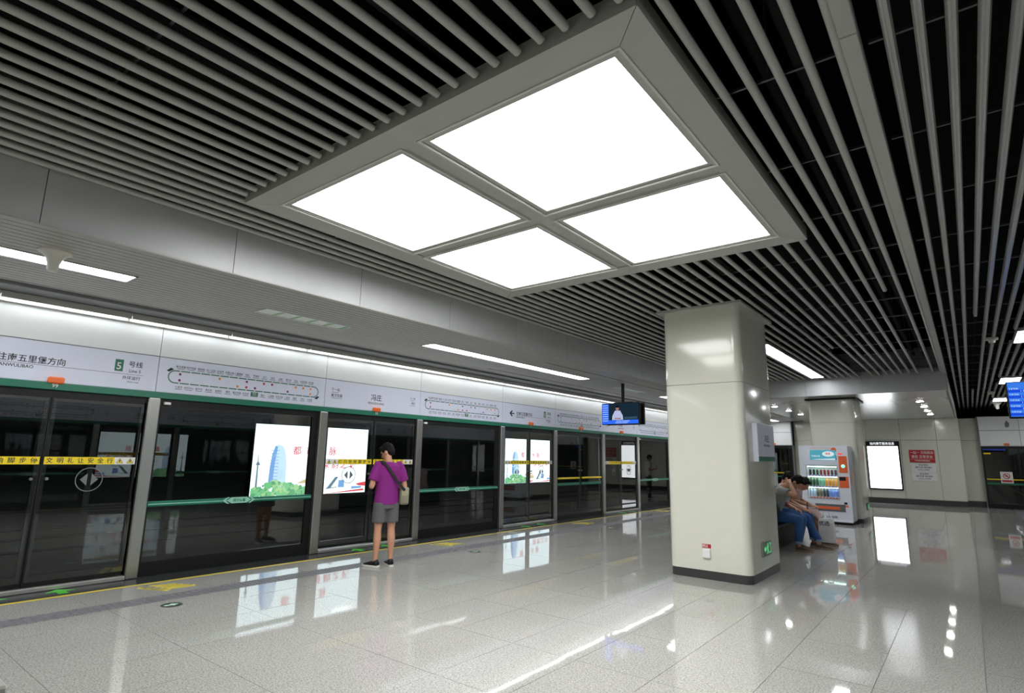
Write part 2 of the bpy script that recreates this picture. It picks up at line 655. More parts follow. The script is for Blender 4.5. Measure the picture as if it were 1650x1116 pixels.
def route_map(w, f, ya, yb, sd, sub):
    """the loop line map between ya and yb on the sign; sd = reading direction along y"""
    xd, yd = Vector((0, sd, 0)), Vector((0, 0, 1))
    cy = (ya + yb) / 2
    L = (yb - ya) / 2 - 0.13
    x = f(0.0085)
    org = Vector((x, cy, 2.49))
    g = MB()
    R = 0.08
    for s in (1, -1):
        plate(g, org, xd, yd, [(-L + R, s * R - .007), (L - R, s * R - .007), (L - R, s * R + .007), (-L + R, s * R + .007)])
        n = 10
        for i in range(n):
            a0, a1 = pi / 2 - s * 0 + pi * i / n, pi / 2 + pi * (i + 1) / n
            cx = -L + R
            pts = [(cx + (R + .007) * cos(a0), (R + .007) * sin(a0)), (cx + (R + .007) * cos(a1), (R + .007) * sin(a1)), (cx + (R - .007) * cos(a1), (R - .007) * sin(a1)), (cx + (R - .007) * cos(a0), (R - .007) * sin(a0))]
            if s < 0:
                pts = [(-p[0], p[1]) for p in pts]
            plate(g, org, xd, yd, pts)
    cyb = -L + R + 0.06 + 8 * (2 * L - 2 * R - .12) / 15
    plate(g, org, xd, yd, [(cyb - .055, -.165), (cyb + .055, -.165), (cyb + .055, -.1), (cyb - .055, -.1)])
    flat_obj(g, 'route_line', M_GREEN, sub)
    d = MB()
    tx = MB()
    wd = MB()
    rnd = random.Random(3)
    for k in range(16):
        px = -L + R + 0.06 + k * (2 * L - 2 * R - .12) / 15
        for s, names in ((1, STN_TOP), (-1, STN_BOT)):
            o2 = org + Vector((sx_of(f) * 0.001, 0, 0))
            plate(wd, o2, xd, yd, circ(.0085, 8, px, s * R))
            if rnd.random() < .45:
                plate(d, o2, xd, yd, circ(.018, 8, px, s * R - s * .04), rnd.randrange(6))
            if s < 0 and k == 8:
                text_on(wd, '冯庄', 0.034, o2 + xd * px + yd * (-.122), xd, yd)
                text_on(wd, 'Fengzhuang', 0.016, o2 + xd * px + yd * (-.148), xd, yd)
                continue
            text_on(tx, names[k], 0.034, o2 + xd * px + yd * (s * .135), xd, yd, squash=.9, res=1)
            plate(tx, o2, xd, yd, [(px - .045, s * .135 - .028), (px + .045, s * .135 - .028), (px + .045, s * .135 - .022), (px - .045, s * .135 - .022)])
    flat_obj(wd, 'station_dot', M_TAPEW, sub)
    flat_obj(d, 'transfer_dot', M_DOTS, sub)
    flat_obj(tx, 'station_name', M_INKG, sub)
    a = MB()
    for s in (1, -1):
        plate(a, org, xd, yd, [(-s * (L + .03), s * .07), (-s * (L - .02), s * .115), (-s * (L - .06), s * .095), (-s * (L - 0.0), s * .06)])
    flat_obj(a, 'direction_arrow', M_INK, sub)


def sx_of(f):
    return 1 if f(1) > f(0) else -1


def sign_over_door(f, ya, yb, sd, sub, kindn, far=False):
    xd, yd = Vector((0, sd, 0)), Vector((0, 0, 1))
    org = Vector((f(0.0085), (ya + yb) / 2, 0))
    hw = (yb - ya) / 2
    t = MB()
    if kindn == 'direction':
        text_on(t, '往南五里堡方向', 0.088, org + xd * (-0.235) + yd * 2.505, xd, yd)
        text_on(t, 'NANWULIBAO', 0.05, org + xd * (-0.385) + yd * 2.425, xd, yd)
        plate(t, org, xd, yd, [(-.55, 2.455), (.88, 2.455), (.88, 2.459), (-.55, 2.459)])
        # arrow before the words
        plate(t, org, xd, yd, [(-.80, 2.50), (-.71, 2.575), (-.68, 2.555), (-.725, 2.513), (-.62, 2.513), (-.62, 2.487), (-.725, 2.487), (-.68, 2.445), (-.71, 2.425)])
        text_on(t, '号线', 0.08, org + xd * .785 + yd * 2.58, xd, yd)
        text_on(t, 'Line 5', 0.055, org + xd * .785 + yd * 2.50, xd, yd)
        text_on(t, '外环运行', 0.05, org + xd * .755 + yd * 2.41, xd, yd)
        text_on(t, 'Outer Loop', 0.026, org + xd * .775 + yd * 2.365, xd, yd)
        flat_obj(t, 'direction_lettering', M_INK, sub)
        g = MB()
        plate(g, org, xd, yd, [(.56, 2.485), (.65, 2.485), (.65, 2.63), (.56, 2.63)])
        flat_obj(g, 'line_badge', M_GREEN, sub)
        n = MB()
        text_on(n, '5', 0.12, org + xd * .605 + yd * 2.545 + Vector((sx_of(f) * .001, 0, 0)), xd, yd)
        flat_obj(n, 'line_number', M_TAPEW, sub)
    else:
        text_on(t, '冯庄', 0.12, org + yd * 2.50, xd, yd)
        text_on(t, 'FENGZHUANG', 0.052, org + yd * 2.405, xd, yd)
        text_on(t, '下一站', 0.055, org + xd * (-.85) + yd * 2.565, xd, yd)
        text_on(t, 'Next Station', 0.024, org + xd * (-.85) + yd * 2.525, xd, yd)
        text_on(t, '黄河东路', 0.055, org + xd * (-.82) + yd * 2.47, xd, yd)
        text_on(t, 'HUANGHEDONGLU', 0.022, org + xd * (-.82) + yd * 2.43, xd, yd)
        flat_obj(t, 'station_lettering', M_INK, sub)
        t = MB()
        text_on(t, '上一站', 0.045, org + xd * .85 + yd * 2.565, xd, yd)
        text_on(t, 'Last Station', 0.022, org + xd * .85 + yd * 2.53, xd, yd)
        text_on(t, '祭城', 0.05, org + xd * .87 + yd * 2.475, xd, yd)
        text_on(t, 'ZHACHENG', 0.022, org + xd * .85 + yd * 2.435, xd, yd)
        flat_obj(t, 'last_station_lettering', M_INKG, sub)


def tape_and_stickers(f, y0, y1, ym, sd, leafs):
    """yellow tape and ring stickers; leafs = (leaf_low_y, leaf_high_y) parents"""
    s = sx_of(f)
    x = f(0.004)
    xd, yd = Vector((0, sd, 0)), Vector((0, 0, 1))
    for k, (ya, yb, leaf) in enumerate(((y0 + .03, ym - .02, leafs[0]), (ym + .02, y1 - .03, leafs[1]))):
        first = (k == 0) == (sd == 1)     # the leaf that is read first
        c, hw = (ya + yb) / 2, (yb - ya) / 2
        org = Vector((x, c, 1.4))
        wsz = 0.22
        mb = MB()
        if first:
            ylw = (-hw + wsz, hw)
            wht = (-hw, -hw + wsz)
            words = '灯闪铃响脚步停'
        else:
            ylw = (-hw, hw - wsz)
            wht = (hw - wsz, hw)
            words = '文明礼让安全行'
        plate(mb, org, xd, yd, [(ylw[0], -.042), (ylw[1], -.042), (ylw[1], .042), (ylw[0], .042)], 0)
        plate(mb, org, xd, yd, [(wht[0], -.042), (wht[1], -.042), (wht[1], .042), (wht[0], .042)], 1)
        o2 = org + Vector((s * .001, 0, 0))
        cw = (ylw[0] + ylw[1]) / 2
        n = 7
        for i, chx in enumerate(words):
            text_on(mb, chx, 0.066, o2 + xd * (ylw[0] + (i + .5) * (ylw[1] - ylw[0]) / n) - yd * .003, xd, yd, m=2)
        for i in (0, 1):
            wx = wht[0] + .055 + i * .11
            plate(mb, o2, xd, yd, [(wx - .036, -.03), (wx + .036, -.03), (wx, .034)], 2)
            plate(mb, o2 + Vector((s * .0006, 0, 0)), xd, yd, [(wx - .027, -.025), (wx + .027, -.025), (wx, .025)], 0)
            plate(mb, o2 + Vector((s * .0012, 0, 0)), xd, yd, [(wx - .005, -.018), (wx + .005, -.018), (wx + .008, .01), (wx - .008, .01)], 2)
        flat_obj(mb, 'warning_tape', [M_TAPE, M_TAPEW, M_INK], leaf)
        # ring sticker
        mb = MB()
        o3 = Vector((x, c, 1.185))
        ring(mb, o3, xd, yd, .128, .138, 32)
        plate(mb, o3, xd, yd, [(-.09, 0), (-.02, -.07), (-.02, .07)])
        plate(mb, o3, xd, yd, [(.09, 0), (.02, .07), (.02, -.07)])
        flat_obj(mb, 'opening_sticker', mat('sticker_grey', (110, 118, 122), .5), leaf)


def screen_doors(sx, f, w, detail):
    sd = 1 if sx == 1 else -1
    names = ['left', 'right']
    n_d = n_w = n_t = 0
    for i, (typ, ya, yb) in enumerate(BAYS):
        far = ya > 20
        dd = detail and -2 < ya < 20
        # sign panel of this bay on the header
        mb = MB()
        mb.box(f(-.012), f(.008), ya + .004, yb - .004, 2.275, 2.725)
        sp = mb.build('sign_panel', M_SIGN, w)
        mb = MB()
        mb.box(f(-.012), f(.008), ya + .004, yb - .004, 2.735, 3.30)
        mb.build('wall_panel', M_WHITE, w)
        reads = typ
        if -2 < ya < 20 and (sx == 1 or ya < 15):
            if typ in 'FE':
                route_map(w, f, ya, yb, sd, sp)
            else:
                sign_over_door(f, ya, yb, sd, sp, 'station' if round((ya - 0.84) / 4.58) % 2 else 'direction')
        P = 0.07
        idx = i + 1
        side = 'west' if sx == 1 else 'east'
        # steel post at the low end of the bay
        mb = MB()
        mb.rbox(f(-.10), f(.045), ya - P, ya + P, 0.0, 2.19, .012)
        o = mb.build('trim_%d' % (i + 1 + (0 if sx == 1 else 40)), M_STEEL)
        tag(o, 'brushed steel post at the near side of ' + BAYD[i] + (' mirrored across the platform' if sx == -1 else ''), 'post', kind='structure')
        if typ == 'F':
            mb = MB()
            a, b = ya + P, yb - P
            mb.box(f(-.06), f(-.015), a, b, 0.0, 0.17)
            mb.box(f(-.06), f(-.015), a, b, 2.10, 2.19)
            mb.box(f(-.06), f(-.015), a, a + .035, 0.17, 2.10)
            mb.box(f(-.06), f(-.015), b - .11, b, 0.17, 2.10)
            o = mb.build('window_%d' % (idx + (0 if sx == 1 else 40)), M_BLACK)
            tag(o, 'fixed platform glass with green rail: ' + BAYD[i] + (' mirrored across the platform' if sx == -1 else ''), 'window', kind='structure')
            g = MB()
            g.box(f(-.045), f(-.033), a + .035, b - .11, 0.17, 2.10)
            g.build('glass_pane', M_GLASS, o)
            g = MB()
            g.rbox(f(-.03), f(.012), a + .01, b - .03, .835, .90, .008)
            br = g.build('green_rail', M_GREEN, o)
            g = MB()
            g.box(f(.011), f(.0135), a + .02, b - .04, .862, .872)
            g.build('rail_stripe', M_GREENL, br)
            cb = (ya + yb) / 2
            g = MB()
            for q in (-1, 1):
                pts = [(cb + q * .20, .868), (cb + q * .13, .912), (cb + q * .165, .912), (cb + q * .235, .868), (cb + q * .165, .824), (cb + q * .13, .824)]
                g.prism(pts, 0, f(.013), f(.016))
            g.prism([(cb - .17, .868), (cb - .11, .908), (cb + .11, .908), (cb + .17, .868), (cb + .11, .828), (cb - .11, .828)], 0, f(.013), f(.017))
            g.build('rail_badge', M_GREENL, br)
            if dd:
                t = MB()
                text_on(t, '请勿倚靠', 0.045, (f(.0185), cb, .866), (0, sd, 0), (0, 0, 1))
                flat_obj(t, 'badge_lettering', M_GREEN, br)
                g = MB()
                g.rbox(f(-.02), f(.03), a + .05, a + .13, 2.115, 2.15, .006)
                g.build('door_sensor', M_WHITE, o)
        else:
            ym = (ya + yb) / 2
            a, b = ya + P, yb - P
            d = MB()
            d.box(f(-.08), f(-.012), a, b, 2.12, 2.19)
            if typ == 'D':
                d.box(f(-.08), f(-.012), a, a + .03, .06, 2.12)
                d.box(f(-.08), f(-.012), b - .03, b, .06, 2.12)
            o = d.build('door_%d' % (idx + (0 if sx == 1 else 40)), M_BLACK)
            tag(o, 'double glass platform doors: ' + BAYD[i] + (' mirrored across the platform' if sx == -1 else ''), 'door', kind='structure')
            leaves = []
            for la, lb in ((a, ym), (ym, b)):
                L = MB()
                e = .055
                L.box(f(-.055), f(-.012), la + .003, lb - .003, .06, .17)
                L.box(f(-.055), f(-.012), la + .003, lb - .003, 2.06, 2.12)
                L.box(f(-.055), f(-.012), la + .003, la + e, .17, 2.06)
                L.box(f(-.055), f(-.012), lb - e, lb - .003, .17, 2.06)
                lf = L.build('door_leaf', M_BLACK, o)
                g = MB()
                g.box(f(-.02), f(-.008), la + .02, lb - .02, .10, 2.10)
                g.build('glass_pane', M_GLASS, lf)
                g = MB()
                hx = lb - .07 if la == a else la + .07
                g.tube((f(-.01), hx, 1.20), (f(.02), hx, 1.20), .016, n=10)
                g.build('handle', M_STEEL, lf, True)
                leaves.append(lf)
            if typ == 'D':
                if dd or sx == -1 and 0 < ya < 12:
                    tape_and_stickers(f, a + .02, b - .02, ym, sd, leaves)
                sl = MB()
                sl.rbox(f(-.1), f(.05), a, b, 0.0, .05, .008)
                sl.build('threshold', M_SILL, o)
            else:
                sl = MB()
                sl.box(f(-.1), f(-.012), a, b, 0.0, .06)
                sl.build('threshold', M_BLACK, o)
                for lf, (la, lb) in zip(leaves, ((a, ym), (ym, b))):
                    g = MB()
                    g.rbox(f(-.01), f(.04), la + .06, lb - .08, .985, 1.03, .01)
                    g.build('push_bar', M_TAPE, lf)
                    g = MB()
                    g.box(f(-.01), f(.01), la + .05, lb - .05, .83, .895)
                    g.build('green_rail', M_GREEN, lf)
        if typ in 'DE' and dd:
            ym = (ya + yb) / 2
            where = {0: 'over the doors with the full direction sign', 1: 'over the doors where the man in purple waits', 2: 'over the doors in front of the second lit poster', 3: 'over the emergency doors with yellow push bars', 4: 'over the doors beneath the hanging screen'}
            k = [j for j, q in enumerate([b for b in BAYS if b[0] in 'DE' and -2 < b[1] < 20]) if q[1] == ya][0]
            if sx == 1:
                g = MB()
                g.rbox(f(.008), f(.065), ym - .075, ym + .075, 2.262, 2.335, .012)
                lamp = g.build('door_lamp', M_ORANGE)
                tag(lamp, 'orange indicator lamp ' + where.get(k, 'over the doors at the far end of the platform'), 'lamp', 'orange lamps over the screen doors')
                t = MB()
                text_on(t, '99' if k == 0 else str(9 + k) , .06, (f(.033), ym, 2.235), (0, 1, 0), (0, 0, 1))
                flat_obj(t, 'bay_number', M_TAPEW, w)
    mb = MB()
    mb.rbox(f(-.10), f(.045), Y1 - P, Y1 + P, 0.0, 2.19, .012)


screen_doors(1, fL, WALL_L_OBJ, True)
screen_doors(-1, fR, WALL_R_OBJ, False)

# ------------------------------------------------------------------ end walls
def end_walls():
    mb = MB()
    mb.box(XL - 4.2, XR + 4.2, Y0 - .3, Y0, -1.4, 4.8)
    o = mb.build('wall_back', M_CREAM)
    tag(o, 'cream end wall behind the viewer', 'wall', kind='structure')
    mb = MB()
    mb.box(XL - 4.2, XR + 4.2, 31.6, 31.9, -1.4, 4.8)
    o = mb.build('wall_end', M_TUNNELD)
    tag(o, 'dark wall beyond the end screens', 'wall', kind='structure')
    XA, XB = -5.5, -.2
    mb = MB()
    mb.box(XA + .02, XB - .02, Y1 + .02, Y1 + .9, 0, LOW)
    w = mb.build('wall_front', M_TRIMDK)
    tag(w, 'far wall of cream enamel panels behind the vending machine column', 'wall', kind='structure')
    cuts = [XA, -4.37, -3.22, -2.07, -.92, XB]
    for a, b in zip(cuts, cuts[1:]):
        for z0, z1 in ((.2, 2.42), (2.43, LOW)):
            p = MB()
            p.rbox(a + .004, b - .004, Y1 - .02, Y1 + .03, z0, z1, .005)
            p.build('panel', M_CREAM, w)
    p = MB()
    p.box(XB - .03, XB, Y1 + .03, Y1 + .7, .2, LOW)
    p.box(XA, XA + .03, Y1 + .03, Y1 + .7, .2, LOW)
    p.build('return_panel', M_CREAM, w)
    p = MB()
    p.box(XA, XB, Y1 - .024, Y1 + .02, 0, .2)
    o = p.build('baseboard', M_PLINTH, w)
    # recessed piers and end screens, one each side
    for nm, s in (('right', 1), ('left', -1)):
        g = (lambda x: XC + s * (x - XC))
        p = MB()
        p.box(g(-.22), g(.33), 28.0, 28.2, 0, 3.26)
        o = p.build('wall_pier_' + nm, M_TRIMDK)
        tag(o, 'recessed cream pier between the far wall and the end screen on the %s side' % ('monitor' if s == 1 else 'poster track'), 'wall', kind='structure')
        for z0, z1 in ((.2, 2.42), (2.43, 3.26)):
            q = MB()
            q.rbox(*sorted((g(-.21), g(.33))), 27.97, 28.0, z0, z1, .004)
            q.build('panel', M_CREAM, o)
        q = MB()
        q.box(g(-.21), g(.33), 27.95, 28.0, 0, .2)
        q.build('baseboard', M_PLINTH, o)
        p = MB()
        p.box(g(.33), g(2.46), 27.62, 27.9, 2.2, 3.3)
        p.box(g(.33), g(.36), 27.6, 28.0, 0, 3.3)
        o = p.build('wall_endscreen_' + nm, M_TRIMDK)
        tag(o, 'pale header over the end screen doors at the %s end' % ('monitor side' if s == 1 else 'poster track'), 'wall', kind='structure')
        for z0, z1 in ((2.22, 2.77), (2.785, 3.28)):
            for a, b in ((.37, 1.5), (1.51, 2.44)):
                q = MB()
                q.rbox(*sorted((g(a), g(b))), 27.58, 27.62, z0, z1, .005)
                q.build('header_panel', M_WHITE, o)
        q = MB()
        q.rbox(*sorted((g(1.02), g(1.18))), 27.55, 27.58, 2.24, 2.31, .008)
        q.build('door_light', M_ORANGE, o)
        d = MB()
        a, b = sorted((g(.36), g(2.44)))
        d.box(a, b, 27.62, 27.68, 0, .16)
        d.box(a, b, 27.62, 27.68, 2.12, 2.2)
        d.box(a, a + .06, 27.62, 27.68, .16, 2.12)
        d.box(b - .06, b, 27.62, 27.68, .16, 2.12)
        m_ = g(1.4)
        d.box(m_ - .03, m_ + .03, 27.62, 27.68, .16, 2.12)
        o = d.build('door_%d' % (90 + (s > 0)), M_BLACK)
        tag(o, 'dark glass end doors with yellow bar %s' % ('beneath the pale header beyond the blue monitor' if s == 1 else 'seen between the cream columns'), 'door', kind='structure')
        q = MB()
        q.box(a + .06, b - .06, 27.64, 27.652, .16, 2.12)
        q.build('glass_pane', M_GLASS, o)
        q = MB()
        q.rbox(a + .06, b - .06, 27.56, 27.61, 1.005, 1.045, .01)
        q.build('push_bar', M_TAPE, o)
        q = MB()
        q.box(a + .06, b - .06, 27.60, 27.63, .84, .90)
        q.build('green_rail', M_GREEN, o)
        if s == 1:
            q = MB()
            cx, cz = .98, 1.10
            plate(q, (cx, 27.555, cz), (1, 0, 0), (0, 0, 1), [(-.17, -.2), (.17, -.2), (.17, .2), (-.17, .2)], 0)
            ring(q, (cx, 27.553, cz + .05), (1, 0, 0), (0, 0, 1), .075, .10, 20, m=1)
            plate(q, (cx, 27.552, cz + .05), (1, 0, 0), (0, 0, 1), [(-.07, .05), (-.05, .07), (.07, -.05), (.05, -.07)], 1)
            plate(q, (cx, 27.553, cz + .05), (1, 0, 0), (0, 0, 1), [(-.04, -.02), (.04, -.02), (.02, .04), (-.03, .03)], 2)
            plate(q, (cx, 27.553, cz - .12), (1, 0, 0), (0, 0, 1), [(-.14, -.04), (.14, -.04), (.14, .03), (-.14, .03)], 1)
            flat_obj(q, 'prohibition_sign', [M_TAPEW, mat('sign_red', (190, 40, 50), .4), M_INK], o)
            q = MB()
            q.box(.42, 1.05, 27.60, 27.62, 2.06, 2.11)
            q.build('blue_strip', mat('blue_strip', (30, 70, 190), .4), o)
            q = MB()
            q.box(.42, .62, 27.60, 27.62, 1.92, 1.97)
            q.build('yellow_strip', M_TAPE, o)
    # small bullet camera on the header
    q = MB()
    q.tube((1.17, 27.3, 2.93), (1.19, 27.5, 3.02), .06, .06, 12)
    q.box(1.16, 1.20, 27.5, 27.58, 2.98, 3.12)
    o = q.build('camera_body', mat('cam_grey', (120, 122, 122), .4), None, True)
    o.name = 'security_camera'
    tag(o, 'small grey security camera fixed on the pale header over the end screen', 'camera')


end_walls()

# ------------------------------------------------------------------ ceiling
mb = MB()
mb.box(XL - 4.2, XR + 4.2, Y0, 31.6, 4.6, 4.8)
ceiling = mb.build('ceiling', M_VOID)
tag(ceiling, 'open ceiling of long grey metal slats under a black void', 'ceiling', kind='structure')


def slat_profile(w, h, z):
    r = w / 2
    return [(r * cos(2 * pi * k / 14), z + r + r * sin(2 * pi * k / 14)) for k in range(14)]


def slat_profile_flat(w, h, z):
    r = w / 2
    return [(-r, z + .018), (-r * .6, z), (-r * .15, z), (-r * .1, z + .003), (r * .1, z + .003), (r * .15, z), (r * .6, z), (r, z + .018), (r, z + h), (-r, z + h)]


def slat(x, ya, yb, w=.052, flat=False):
    prof = (slat_profile_flat if flat else slat_profile)(w, .055, 0)
    mb = MB()
    mb.prism([(p[0], p[1]) for p in prof], 1, ya, yb)
    me = bpy.data.meshes.new('slat')
    me.from_pydata(mb.v, [], mb.f)
    me.materials.append(M_SLAT2 if flat else M_SLAT)
    bm = bmesh.new()
    bm.from_mesh(me)
    bmesh.ops.recalc_face_normals(bm, faces=bm.faces)
    bm.to_mesh(me)
    bm.free()
    me.polygons.foreach_set('use_smooth', [True] * len(me.polygons))
    try:
        me.set_sharp_from_angle(angle=radians(45 if flat else 35))
    except Exception:
        pass
    me.transform(Matrix.Translation(Vector((x, 0, H + .004)) - Vector(ceiling.location)))
    o = bpy.data.objects.new('slat', me)
    COL.objects.link(o)
    o.parent = ceiling


PX0, PX1, PY0, PY1 = -4.705, -1.02, 2.19, 5.86
SOF = 16.75
C1 = (-3.39, -2.30, 7.87, 9.33)          # column one footprint
for k in range(29):
    x = -1.091 - 0.1535 * k
    if x < BX + .03:
        break
    if x > PX0 - .02:
        segs = [(Y0 + .1, PY0 - 9.73 - .03), (PY1 - 9.73 + .03, PY0 - .03), (PY1 + .03, SOF)]
    else:
        segs = [(Y0 + .1, SOF)]
    if k == 5:
        segs[-1] = (segs[-1][0], SOF)
    out = []
    for a, b in segs:
        if C1[0] - .05 < x < C1[1] + .05:     # around the column collar
            for ca, cb in ((C1[2] - .08, C1[3] + .08),):
                if a < ca < b:
                    out.append((a, ca))
                    a = cb
        if -3.04 < x < -2.70 and b > 16:      # around the recessed troffer between the columns
            out.append((a, 11.03))
            a = 16.40
        out.append((a, b))
    if abs(x + 1.83) < .06:
        out = [(a, b) if b < 16 else (a, 12.3) for a, b in out]
    for a, b in out:
        slat(x, a, b)
for k in range(1, 6):
    x = -1.091 + 0.1535 * k
    if x > -.29:
        break
    if k == 3:
        slat(x, Y0 + .1, 8.4)
    else:
        slat(x, Y0 + .1, SOF)
xs_r = [-.105 + .1275 * k for k in range(20)]
for k, x in enumerate(xs_r):
    if k == 3:
        slat(x, Y0 + .1, 10.6, .05, True)
        slat(x, 21.5, 31.3, .05, True)
    elif .78 < x < 1.25:
        for a, b in ((Y0 + .1, 12.0), (13.3, 18.55), (20.0, 24.2), (25.6, 31.3)):
            slat(x, a, b, .05, True)
    else:
        slat(x, Y0 + .1, 31.3, .05, True)
# long flat channel between the two slat fields, in lengths
mb = MB()
ycs = [Y0 + .1, 3.0, 7.0, 11.0, SOF, 22, 27.2, 31.3]
for a, b in zip(ycs, ycs[1:]):
    mb.rbox(-.305, -.225, a + .003, b - .003, H - .03, H + .07, .004)
o = mb.build('channel', M_SLAT, ceiling)
# carrier runners above the slats, hangers, ducts in the void
y = 3.26 - 1.16 * 12
while y < 31:
    x1 = XR - .4
    mb = MB()
    for xa, xb in ((BX + .02, -.35), (-.2, x1)):
        if PY0 - .1 < y < PY1 + .1 or PY0 - 9.83 < y < PY1 - 9.63:
            if xa < -3:
                mb.box(-1.0, xb, y - .008, y + .008, H + .062, H + .08)
                mb.box(xa, PX0 - .02, y - .008, y + .008, H + .062, H + .08)
                continue
        if y > SOF and xa < -3:
            continue
        mb.box(xa, xb, y - .008, y + .008, H + .062, H + .08)
    for hx in (-5.2, -.7, .3, 1.5):
        mb.tube((hx, y, H + .08), (hx, y, 4.6), .004, n=6)
    mb.build('runner', M_RAIL, ceiling)
    y += 1.16
mb = MB()
mb.box(-.15, .75, Y0, 31, 4.15, 4.5)
mb.box(-2.1, -1.2, Y0, 31, 4.2, 4.55)
mb.box(-4.6, -3.6, Y0, 31, 4.25, 4.6)
o = mb.build('duct', M_DUCT if False else mat('duct_black', (20, 21, 21), .9, spec=.1), ceiling)
mb = MB()
for x, z, r in ((-.6, 4.1, .05), (-.82, 4.15, .04), (1.1, 4.1, .05), (1.35, 4.25, .04), (-2.4, 4.1, .045), (-5.0, 4.1, .045)):
    mb.tube((x, Y0, z), (x, 31, z), r, n=10)
mb.build('void_pipe', M_DUCT, ceiling, True)
mb = MB()                     # older strip louvres glimpsed in the void
for i in range(9):
    yb_ = 6.6 + i * 1.16
    for j in range(5):
        mb.box(-2.75 + j * .13, -2.71 + j * .13, yb_, yb_ + .95, 3.98, 4.0)
mb.build('void_louvre', M_DUCT, ceiling)

# bulkhead along the doors
mb = MB()
mb.box(BX - .05, BX - .02, Y0, 27.3, LOW + .01, 4.2)
bulk = mb.build('wall_bulkhead', M_TRIMDK)
tag(bulk, 'grey metal bulkhead between the slats and the plank ceiling by the screen doors', 'bulkhead', kind='structure')
y = 1.0 - 1.5 * 8
while y < SOF:
    b = min(y + 1.5, SOF)
    p = MB()
    p.box(BX - .02, BX, y + .003, b - .003, LOW, H + .25)
    p.build('panel', M_BULK, bulk)
    y += 1.5
p = MB()
p.box(BX - .06, BX + .012, Y0, SOF, LOW - .012, LOW)
p.build('lip', M_SLAT, bulk)

# plank ceiling by the doors
mb = MB()
mb.box(-8.2, BX - .02, Y0, 27.3, LOW + .06, LOW + .08)
low = mb.build('ceiling_lower', M_VOID)
tag(low, 'low ceiling of narrow grey planks along the screen doors', 'ceiling', kind='structure')
n = 22
pw = (BX - .03 - (-7.66)) / n
for i in range(n):
    x0 = -7.66 + i * pw
    cx = x0 + pw / 2
    cuts = [Y0]
    for (fa, fb_, ga, gb) in ((-6.66, -6.38, 6.095, 10.885), (-6.66, -6.38, -2.805, 2.005), (-6.66, -6.38, 15.045, 19.855), (-6.66, -6.38, 23.995, 27.105), (-6.76, -6.48, 3.415, 4.665), (-6.76, -6.48, 12.565, 13.935)):
        if x0 + pw > fa + .01 and x0 < fb_ - .01:
            cuts += [ga, gb]
    cuts = sorted(cuts) + [27.3]
    gap = .006
    for a, b in zip(cuts[::2], cuts[1::2]):
        if i in (3, 17) and b > 8.7:      # the open dark slots
            parts = [(a, 8.55)] if a < 8.5 else []
            wslot = pw * .45
            pl = MB()
            pl.box(x0 + wslot, x0 + pw - gap, max(a, 8.55), b, LOW, LOW + .02)
            pl.build('plank', M_PLANK, low)
            b = 8.55
            if a >= b:
                continue
        pl = MB()
        pl.box(x0 + gap, x0 + pw - gap, a, b, LOW, LOW + .02)
        pl.build('plank', M_PLANK, low)
mb = MB()
mb.rbox(-8.0, -7.67, Y0, 27.3, LOW - .035, LOW + .03, .006)
mb.build('recess_shade_band', M_TRIMDK, low)  # flat dark band stands in for the shade of an unlit recess

# soffit beam and low metal ceiling before the far wall
mb = MB()
mb.box(BX - .02, -.25, SOF + .02, SOF + .05, LOW + .01, 4.3)
mb.box(-.28, -.25, SOF + .02, 31.3, LOW + .01, 4.3)
sof = mb.build('wall_soffit', M_TRIMDK)
tag(sof, 'grey soffit beam crossing over the second column', 'beam', kind='structure')
cuts = [BX, -4.55, -3.25, -1.95, -.85, -.25]
for a, b in zip(cuts, cuts[1:]):
    p = MB()
    p.box(a + .002, b - .002, SOF, SOF + .02, LOW, H + .12)
    p.build('panel', M_BULK, sof)
p = MB()
p.box(-.25, -.225, SOF, 27.6, LOW, H + .1)
p.build('side_panel', M_PLANK, sof)
mb = MB()
mb.box(BX - .02, -.28, SOF + .05, 28.2, LOW + .02, LOW + .05)
lowb = mb.build('ceiling_panels', M_TRIMDK)
tag(lowb, 'low ceiling of satin metal panels with round downlights at the far end', 'ceiling', kind='structure')
M_SATIN = mat('satin_panel', (186, 188, 188), 0.22, metal=.35, spec=.5)
xsC = [BX, -4.15, -2.85, -1.55, -.28]
yy = SOF + .02
while yy < Y1 - .1:
    b = min(yy + .88, Y1)
    for a, c in zip(xsC, xsC[1:]):
        p = MB()
        p.box(a + .003, c - .003, yy + .003, b - .003, LOW, LOW + .018)
        p.build('panel', M_SATIN, lowb)
    yy += .88


# ------------------------------------------------------------------ columns
def rounded_rect(x0, x1, y0, y1, r, n=6):
    pts = []
    for cx, cy, a0 in ((x1 - r, y1 - r, 0), (x0 + r, y1 - r, pi / 2), (x0 + r, y0 + r, pi), (x1 - r, y0 + r, 3 * pi / 2)):
        for k in range(n + 1):
            a = a0 + pi / 2 * k / n
            pts.append((cx + r * cos(a), cy + r * sin(a)))
    return pts


def column(x0, x1, y0, y1, top, label, split=2.58):
    mb = MB()
    mb.prism(rounded_rect(x0 + .02, x1 - .02, y0 + .02, y1 - .02, .1), 2, 0, top)
    c = mb.build('column', M_TRIMDK)
    tag(c, label, 'column', kind='structure')
    for z0, z1, nm in ((.11, split, 'cladding'), (split + .006, top - .012, 'cladding')):
        p = MB()
        p.prism(rounded_rect(x0, x1, y0, y1, .11, 8), 2, z0, z1)
        p.build(nm, M_CREAM, c, True)
    p = MB()
    p.prism(rounded_rect(x0 + .004, x1 - .004, y0 + .004, y1 - .004, .1), 2, 0, .11)
    p.build('plinth', M_PLINTH, c, True)
    p = MB()
    p.prism(rounded_rect(x0 - .07, x1 + .07, y0 - .07, y1 + .07, .02, 1), 2, top - .012, top + .02)
    p.build('collar', M_SLAT if top > 3.5 else M_BLACK, c)
    return c


